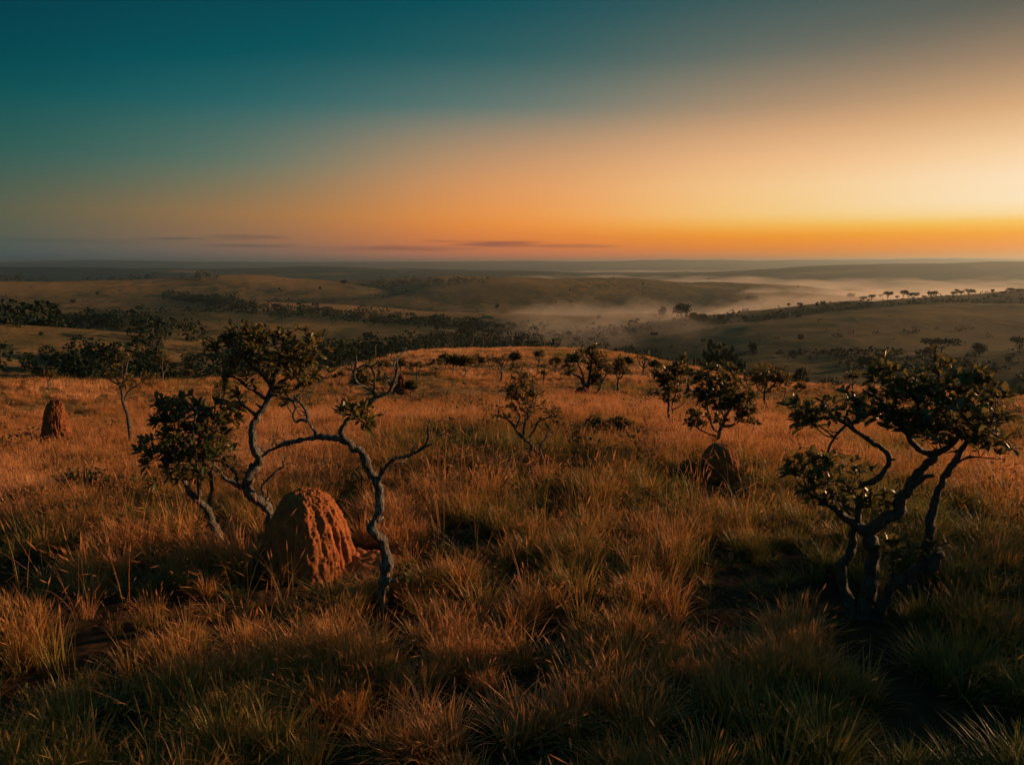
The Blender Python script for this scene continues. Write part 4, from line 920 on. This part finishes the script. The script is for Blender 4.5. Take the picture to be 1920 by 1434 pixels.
near = [  # (px, foot row, width, height, kind, distance, label)
 (1350, 704, 78, 62, 'round', 190, 'largest dark rounded tree in the valley right of centre'), (1312, 700, 50, 42, 'round', 195, 'dark tree at the left shoulder of the big valley tree'),
 (1378, 712, 54, 46, 'round', 175, 'olive tree in front right of the big valley tree'), (1408, 700, 18, 50, 'umbrella', 185, 'thin tall flat topped tree right of the big valley tree'),
 (1290, 690, 30, 26, 'bush', 195, 'bush at the far left of the big valley tree'), (1500, 726, 50, 52, 'round', 150, 'leftmost bushy tree of the row behind right ridge'),
 (1540, 730, 48, 44, 'bush', 150, 'middle bushy tree of the row behind right ridge'), (1576, 736, 44, 42, 'bush', 150, 'right bushy tree of the row behind right ridge'),
 (1622, 706, 34, 30, 'umbrella', 160, 'dark flat topped tree left of the right tree crown'), (1765, 664, 62, 22, 'umbrella', 300, 'wide dark umbrella tree on the rise above the right tree'),
 (1735, 668, 40, 14, 'bush', 300, 'low bush left of the wide umbrella tree on the rise'), (1834, 670, 26, 22, 'round', 290, 'small rounded tree on the rise at right'),
 (1912, 660, 34, 20, 'umbrella', 290, 'flat tree cut by the right edge on the rise'), (1916, 750, 50, 58, 'round', 130, 'dark tree cut by the right edge below the rise'),
 (1890, 680, 16, 12, 'bush', 270, 'small bush under the flat tree at the right edge'), (1620, 690, 30, 16, 'bush', 280, 'faint bush on the rise left of the right crown'),
 (178, 740, 58, 66, 'round', 72, 'dark bushy tree at the left ridge edge beside the slender tree'), (72, 735, 44, 50, 'round', 85, 'dark round tree at the left edge of the ridge'),
 (310, 722, 26, 60, 'round', 90, 'tall dark tree rising behind the small pale tipped tree'), (130, 735, 34, 36, 'bush', 90, 'dark bush between two round trees at left edge'),
 (24, 738, 40, 36, 'bush', 90, 'dark bush in the left corner of the ridge'), (360, 726, 34, 34, 'round', 95, 'dark tree right of the tall dark left tree')]
for k, (x, y, w, h, kd, r, lb) in enumerate(near):
    B = hit(x, y)
    if math.hypot(B[0], B[1]) < 125: B = at(x, y, r)
    d = math.hypot(B[0], B[1]); foot_row = 717 - FPX*((B[2]-CAM_H)/d*1 + SP/CP)  # approximate row of the ground there
    te = (B[2]-CAM_H)/d; v = math.tan(math.atan(te) + PITCH); foot = 717 - FPX*v
    far_tree(x, y, w, max(h, foot - (y - h)), kd, lb, r=r, group='dark trees in the nearest valley', seed=k+1)

# ------------------------------------------------------------------ far woods and scrub nobody could count
def wood(name, label, pts, n, spread, hrange, seed, leafn=70, lsize=.2, rr=None):
    """pts: polyline of (px, foot row) or (px, row, distance); trees scattered along it"""
    leafn = int(leafn*2.3); lsize = min(lsize, .3)*.8
    rg = np.random.default_rng(seed); G = [at(*p) if len(p) == 3 else hit(p[0], p[1], 130) for p in pts]; G = np.array(G); bag = Bag(); core = Bag()
    seg = np.linalg.norm(np.diff(G[:, :2], axis=0), axis=1); cum = np.concatenate([[0], np.cumsum(seg)])
    for q in range(n):
        s_ = rg.uniform(0, cum[-1]); i = min(np.searchsorted(cum, s_) - 1, len(G)-2) if s_ > 0 else 0; i = max(i, 0)
        t = (s_ - cum[i])/max(seg[i], 1e-6); p = G[i]*(1-t) + G[i+1]*t
        x, y = p[0] + rg.normal(0, spread*1.7), p[1] + rg.normal(0, spread*1.7)
        if vnoise(s_/max(spread, 1)/3, seed*7.7, 0, seed) < rg.uniform(-1.1, -.1): continue
        hh = rg.uniform(hrange[0]*.55, hrange[1])*(1 if rg.uniform() > .15 else 1.35); w = hh*rg.uniform(.45, .8); z = hz(x, y)
        m = leafn; u = rg.normal(0, 1, (m, 3)); u /= np.linalg.norm(u, axis=1)[:, None]
        u *= (1 + .35*vnoise(u[:, 0]*2+q, u[:, 1]*2, u[:, 2]*2, seed))[:, None]*rg.uniform(.7, 1, (m, 1))
        c = np.array([x, y, z + hh*.55]); P = c + u*np.array([w, w, hh*.5])
        leaves(bag, P, u + rg.normal(0, .7, (m, 3)) + [0, 0, .3], min(hh, 9)*lsize*rg.uniform(.6, 1.2, m), 1.0, rg)
        bag.add(*tube(np.array([[x, y, z-.5, hh*.04], [x, y, z+hh*.3, hh*.03], [x, y, z+hh*.6, hh*.02]]), 4), m=1)
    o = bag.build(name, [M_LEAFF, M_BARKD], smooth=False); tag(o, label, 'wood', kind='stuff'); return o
wood('woodland', 'dark wooded valley behind the left edge of the ridge', [(-120, 728), (0, 724), (120, 718), (200, 716), (300, 714), (380, 704), (460, 696)], 80, 10, (3, 8), 1, 120)
wood('woodland', 'dark wood in the valley behind the bare snag', [(470, 680), (560, 682), (620, 684), (680, 676), (730, 664), (790, 654), (860, 648), (940, 644), (1010, 640)], 160, 14, (6, 10), 2, 90)
wood('woodland', 'hazy wood filling the valley floor at centre', [(880, 650, 430), (960, 646, 470), (1040, 640, 500)], 60, 26, (8, 13), 3, 70)
wood('woodland', 'curved tree line in the gully crossing the left hills', [(310, 556), (350, 562), (420, 572), (480, 580), (560, 586), (640, 592), (720, 600), (800, 604), (870, 613), (960, 622), (1010, 628)], 330, 9, (6, 10), 4, 40, .5)
wood('woodland', 'dark trees in the gully on the near left hillside', [(-60, 610), (0, 608), (60, 610), (120, 606), (180, 608), (240, 616), (300, 622)], 170, 8, (4, 8), 5, 50, .45)
wood('woodland', 'dark tree belt along the far left crest', [(-100, 528), (0, 526), (60, 526), (130, 524), (200, 522), (280, 523), (350, 524), (400, 527)], 300, 24, (9, 15), 6, 30, .3)
wood('woodland', 'low dark tree belt on the far crest at centre', [(700, 531), (760, 530), (850, 530), (930, 532)], 60, 18, (6, 12), 7, 24, .6)
wood('woodland', 'bushes along the foot of the right hand valley', [(1420, 716, 180), (1500, 716, 190), (1600, 716, 190), (1700, 716, 190), (1900, 716, 190)], 46, 14, (4, 8), 8, 110)
wood('woodland', 'tree belt beyond the mist on the distant plain', [(980, 514, 3400), (1060, 514, 3500), (1180, 516, 3300)], 60, 50, (12, 20), 9, 16, .8)
def scrub():
    rg = np.random.default_rng(9); bag = Bag(); n = 15000
    r = np.exp(rg.uniform(math.log(200), math.log(2900), n)); a = rg.uniform(rad(-42), rad(42), n); x, y = r*np.sin(a), r*np.cos(a)
    fo = folds(x, y); k = (fo + rg.normal(0, .12, n) > .72) | (fbm(x/90, y/60, seed=51, octv=3) + rg.normal(0, .45, n) > 1.0)
    fo = fo[k]
    x, y, r = x[k], y[k], r[k]; z = height(x, y)
    for q in range(len(x)):
        hh = rg.uniform(.7, 2.2)*(1 + (r[q] > 700)*.6)*(1 + 1.2*rg.uniform()*(fo[q] > .7)*(r[q] > 380)); m = 12 if r[q] > 600 else 26
        u = rg.normal(0, 1, (m, 3)); u /= np.linalg.norm(u, axis=1)[:, None]
        leaves(bag, np.array([x[q], y[q], z[q]+hh*.4]) + u*hh*np.array([.8, .8, .45]), u + rg.normal(0, .5, (m, 3)), hh*.6*rg.uniform(.6, 1.2, m), 1.0, rg)
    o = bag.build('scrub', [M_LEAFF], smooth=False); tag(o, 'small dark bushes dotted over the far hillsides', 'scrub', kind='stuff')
scrub()

# ------------------------------------------------------------------ valley mist and the air
def vol_mat(name, dens, col, g):
    m, nt, out = new_mat(name)
    v = N(nt, 'ShaderNodeVolumePrincipled'); v.inputs['Density'].default_value = dens; v.inputs['Color'].default_value = col
    v.inputs['Anisotropy'].default_value = g; nt.links.new(v.outputs[0], out.inputs['Volume']); m.cycles.homogeneous_volume = True if hasattr(m.cycles, 'homogeneous_volume') else None
    return m
def mist_bank(label, px0, px1, r0, r1, top, dens, seed, relief=4.0, thick=None):
    """a flat-topped pool of fog lying in the valleys; its upper face undulates and thins out at the rim"""
    na, nr = 150, 90
    a0, a1 = math.atan((px0-960)/FPX), math.atan((px1-960)/FPX)
    A, R = np.meshgrid(np.linspace(a0, a1, na), np.geomspace(r0, r1, nr)); x, y = R*np.sin(A), R*np.cos(A)
    ea = np.minimum(np.linspace(0, 1, na), np.linspace(1, 0, na))[None]*2; er = np.minimum(np.linspace(0, 1, nr), np.linspace(1, 0, nr))[:, None]*2
    e = np.clip(np.minimum(ea/.5, 1)*np.minimum(er/.5, 1), 0, 1); e = e*e*(3-2*e)
    s_ = r1/36
    nz = fbm(x/s_, y/s_, seed=seed, octv=4)
    zt = top + relief*nz - 30*(1-e); zb = np.minimum(zt - .2, -165 + 0*zt)
    Vt = np.stack([x, y, zt], -1).reshape(-1, 3); Vb = np.stack([x, y, zb], -1).reshape(-1, 3); V = np.vstack([Vt, Vb]); M = na*nr
    i, j = np.meshgrid(np.arange(nr-1), np.arange(na-1), indexing='ij'); q = np.stack([i*na+j, (i+1)*na+j, (i+1)*na+j+1, i*na+j+1], -1).reshape(-1, 4)
    F = [q[:, ::-1], q + M]
    b = np.concatenate([np.arange(na), np.arange(1, nr)*na+na-1, (nr-1)*na+np.arange(na-2, -1, -1), np.arange(nr-2, 0, -1)*na]); b2 = np.roll(b, -1)
    F.append(np.stack([b, b+M, b2+M, b2], -1)); F = np.vstack(F)
    o = mesh_np('mist', V, None, F, [vol_mat('mist_volume', dens, (1.0, .93, .86, 1), .35)], smooth=True)
    tag(o, label, 'mist', kind='stuff')
mist_bank('mist stream winding through the middle of the valley', 840, 1620, 440, 1350, -52, .0014, 1, 14)
mist_bank('bright fog pool behind the right hill crest', 1250, 2300, 1000, 2700, -59, .0015, 2, 13)
mist_bank('distant fog over the plain beyond the far crest', 550, 2500, 2300, 5200, -70, .0008, 3, 16)
mist_bank('thin far fog band under the horizon', 900, 2600, 5600, 12500, -78, .0003, 4, 16)
def haze():
    a, zb, zt = 22500., -200., 100.
    V = [(-a,-a,zb),(a,-a,zb),(a,a,zb),(-a,a,zb),(-a,-a,zt),(a,-a,zt),(a,a,zt),(-a,a,zt)]
    F = [(0,3,2,1),(4,5,6,7),(0,1,5,4),(1,2,6,5),(2,3,7,6),(3,0,4,7)]
    o = mesh_np('haze', np.array(V, float), None, F, [vol_mat('haze_volume', 1.05e-4, (.66, .86, 1.0, 1), .8)])
    tag(o, 'even pale evening haze over the whole savanna', 'haze', kind='stuff')
haze()

# ------------------------------------------------------------------ sky, sun, camera
def world():
    w = bpy.data.worlds.new('World'); sc.world = w; w.use_nodes = True; nt = w.node_tree; nt.nodes.clear()
    out = N(nt, 'ShaderNodeOutputWorld'); bg = N(nt, 'ShaderNodeBackground'); nt.links.new(bg.outputs[0], out.inputs[0])
    tc = N(nt, 'ShaderNodeTexCoord'); sp = N(nt, 'ShaderNodeSeparateXYZ'); nt.links.new(tc.outputs['Generated'], sp.inputs[0])
    def M(op, a, b=None, c=None, clamp=False):
        n = N(nt, 'ShaderNodeMath', operation=op, use_clamp=clamp)
        for i, v in enumerate((a, b, c)):
            if v is None: continue
            if isinstance(v, (int, float)): n.inputs[i].default_value = v
            else: nt.links.new(v, n.inputs[i])
        return n.outputs[0]
    el = M('SUBTRACT', M('MULTIPLY', M('ARCSINE', sp.outputs[2]), 180/math.pi), .27)
    az = M('MULTIPLY', M('ARCTAN2', sp.outputs[0], sp.outputs[1]), 180/math.pi)
    e = M('DIVIDE', el, 20.0, clamp=True)
    def R(cols, upper):
        st = [(p/20, lin(*c)) for p, c in cols]; return ramp(nt, e, st, 'EASE' if False else 'LINEAR').outputs[0]
    A0 = R([(.1, (50, 84, 92)), (1.4, (60, 88, 79)), (2.9, (58, 87, 73)), (6.1, (26, 84, 80)), (9.4, (0, 75, 76)), (12.4, (0, 62, 72)), (15.3, (0, 54, 68)), (19.8, (0, 50, 64))], 0)
    A1 = R([(.1, (122, 108, 99)), (1.5, (150, 113, 86)), (3.3, (158, 120, 80)), (5.2, (122, 118, 92)), (7.05, (84, 115, 102)), (10.6, (36, 100, 102)), (14, (0, 82, 90)), (17.3, (0, 68, 80)), (19.8, (0, 62, 76))], 0)
    A2 = R([(.1, (222, 122, 92)), (1.3, (238, 134, 78)), (2.6, (250, 150, 78)), (3.5, (246, 156, 86)), (5.5, (230, 156, 102)), (7.4, (200, 150, 110)), (9.4, (156, 136, 113)), (11.2, (95, 118, 112)), (14.7, (38, 92, 95)), (18.1, (8, 78, 88)), (19.8, (6, 74, 84))], 0)
    A3 = R([(.1, (236, 138, 72)), (1.0, (251, 146, 54)), (1.8, (253, 165, 62)), (2.6, (252, 195, 100)), (3.3, (250, 208, 132)), (5.2, (248, 205, 145)), (7.05, (240, 188, 138)), (8.9, (214, 167, 125)), (10.6, (172, 142, 113)), (14, (105, 108, 98)), (17.3, (64, 88, 88)), (19.8, (50, 80, 84))], 0)
    A4 = R([(.1, (232, 140, 52)), (.9, (248, 146, 34)), (1.6, (253, 166, 45)), (2.4, (252, 203, 105)), (2.9, (253, 226, 172)), (3.8, (255, 236, 206)), (5.2, (254, 231, 200)), (6.6, (249, 217, 175)), (9.4, (217, 172, 128)), (12.4, (152, 126, 101)), (15.3, (92, 89, 80)), (19.8, (66, 80, 80))], 0)
    def lm(a, b):
        n = N(nt, 'ShaderNodeMapRange', i_1=a, i_2=b); nt.links.new(az, n.inputs[0]); return n.outputs[0]
    def sm(a, b, v=None):
        n = N(nt, 'ShaderNodeMapRange', interpolation_type='SMOOTHSTEP', i_1=a, i_2=b); nt.links.new(v or az, n.inputs[0]); return n.outputs[0]
    azc = M('MINIMUM', M('MAXIMUM', az, -37.), 37.); acc = None; wsum = None
    for a_, col_ in ((-37., A0), (-19.2, A1), (0., A2), (19.2, A3), (37., A4)):
        g_ = M('EXPONENT', M('MULTIPLY', M('POWER', M('ABSOLUTE', M('DIVIDE', M('SUBTRACT', azc, a_), 13.8)), 2.0), -1.0))
        sv = N(nt, 'ShaderNodeVectorMath', operation='SCALE'); nt.links.new(col_, sv.inputs[0]); nt.links.new(g_, sv.inputs['Scale'])
        if acc is None: acc, wsum = sv.outputs[0], g_
        else:
            ad = N(nt, 'ShaderNodeVectorMath', operation='ADD'); nt.links.new(acc, ad.inputs[0]); nt.links.new(sv.outputs[0], ad.inputs[1]); acc = ad.outputs[0]; wsum = M('ADD', wsum, g_)
    dv = N(nt, 'ShaderNodeVectorMath', operation='SCALE'); nt.links.new(acc, dv.inputs[0]); nt.links.new(M('DIVIDE', 1.0, wsum), dv.inputs['Scale']); c = dv.outputs[0]
    # sky opposite the sunset and overhead, unseen: teal picked to tint the shadows
    aaz = M('ABSOLUTE', az)
    low = mixc(nt, sm(2., 34., el), lin(66, 84, 86), lin(30, 82, 94))
    c = mixc(nt, sm(80., 140., aaz), c, low)
    back = mixc(nt, sm(24., 55., el), c, lin(44, 94, 108))
    # thin streaks of cloud low over the horizon
    cx = N(nt, 'ShaderNodeCombineXYZ'); nt.links.new(M('MULTIPLY', az, .12), cx.inputs[0]); nt.links.new(M('MULTIPLY', el, 2.2), cx.inputs[1])
    nz = noise(nt, 1.6, 5, .6, cx.outputs[0], .3)
    def streak(a0, e0, wa, we, s):
        g = M('ADD', M('POWER', M('DIVIDE', M('SUBTRACT', az, a0), wa), 2.0), M('POWER', M('DIVIDE', M('SUBTRACT', el, e0), we), 2.0))
        g = M('EXPONENT', M('MULTIPLY', g, -1.0)); g = M('SUBTRACT', M('MULTIPLY', g, M('MULTIPLY_ADD', nz.outputs[0], 2.4, -.2)), .28)
        return M('MULTIPLY', g, s*1.8, clamp=True)
    tot = None
    for a in [(-.9, 1.2, 4.0, .30, .85), (3.8, 1.05, 4.2, .17, .7), (6.5, 1.0, 2.0, .1, .4), (-8.5, .85, 7.5, .24, .5), (-19.5, 1.6, 3.2, .2, .6), (-24.5, 1.45, 3.0, .12, .4), (-18.5, 1.0, 4.0, .18, .45), (-31, 1.2, 8, .24, .15), (-5.5, 1.4, 1.8, .08, .5)]:
        g = streak(*a); tot = g if tot is None else M('MAXIMUM', tot, g)
    cloud = mixc(nt, sm(-30., 5.), lin(48, 72, 76), lin(172, 96, 72))
    fin = mixc(nt, tot, back, cloud)
    # the procedural daylight sky adds its (weak, evening) share
    sk = N(nt, 'ShaderNodeTexSky'); sk.sky_type = 'NISHITA'; sk.sun_disc = False; sk.sun_elevation = SUN_EL; sk.sun_rotation = SUN_AZ
    add = mixc(nt, 1.0, fin, mixc(nt, 1.0, sk.outputs[0], (.00015, .00015, .00015, 1), 'MULTIPLY'), 'ADD')
    hs = N(nt, 'ShaderNodeHueSaturation', i_Saturation=1.045); nt.links.new(add, hs.inputs['Color']); nt.links.new(hs.outputs[0], bg.inputs[0]); bg.inputs[1].default_value = .785
world()
ld = bpy.data.lights.new('sun', 'SUN'); ld.energy = 5.0; ld.angle = rad(.6); ld.color = (1, .52, .235)
lo = bpy.data.objects.new('sun', ld); COL.objects.link(lo)
sd = Vector((math.sin(SUN_AZ)*math.cos(SUN_EL), math.cos(SUN_AZ)*math.cos(SUN_EL), math.sin(SUN_EL)))
lo.rotation_euler = sd.to_track_quat('Z', 'Y').to_euler(); lo.location = (40, 20, 30)
cam = bpy.data.cameras.new('camera'); co = bpy.data.objects.new('camera', cam); COL.objects.link(co)
co.location = (0, 0, CAM_H); co.rotation_euler = (math.pi/2 - PITCH, 0, 0)
cam.sensor_width = 36; cam.lens = 36*FPX/W0; cam.clip_start = .1; cam.clip_end = 60000
sc.camera = co
sc.view_settings.view_transform = 'Standard'; sc.view_settings.look = 'None'; sc.view_settings.exposure = .4; sc.view_settings.gamma = 1
sc.render.engine = 'CYCLES'; cy = sc.cycles
cy.use_denoising = True; cy.max_bounces = 5; cy.diffuse_bounces = 2; cy.glossy_bounces = 2; cy.transmission_bounces = 2; cy.volume_bounces = 0; cy.transparent_max_bounces = 4
cy.use_adaptive_sampling = True; cy.adaptive_threshold = .02; cy.caustics_reflective = False; cy.caustics_refractive = False
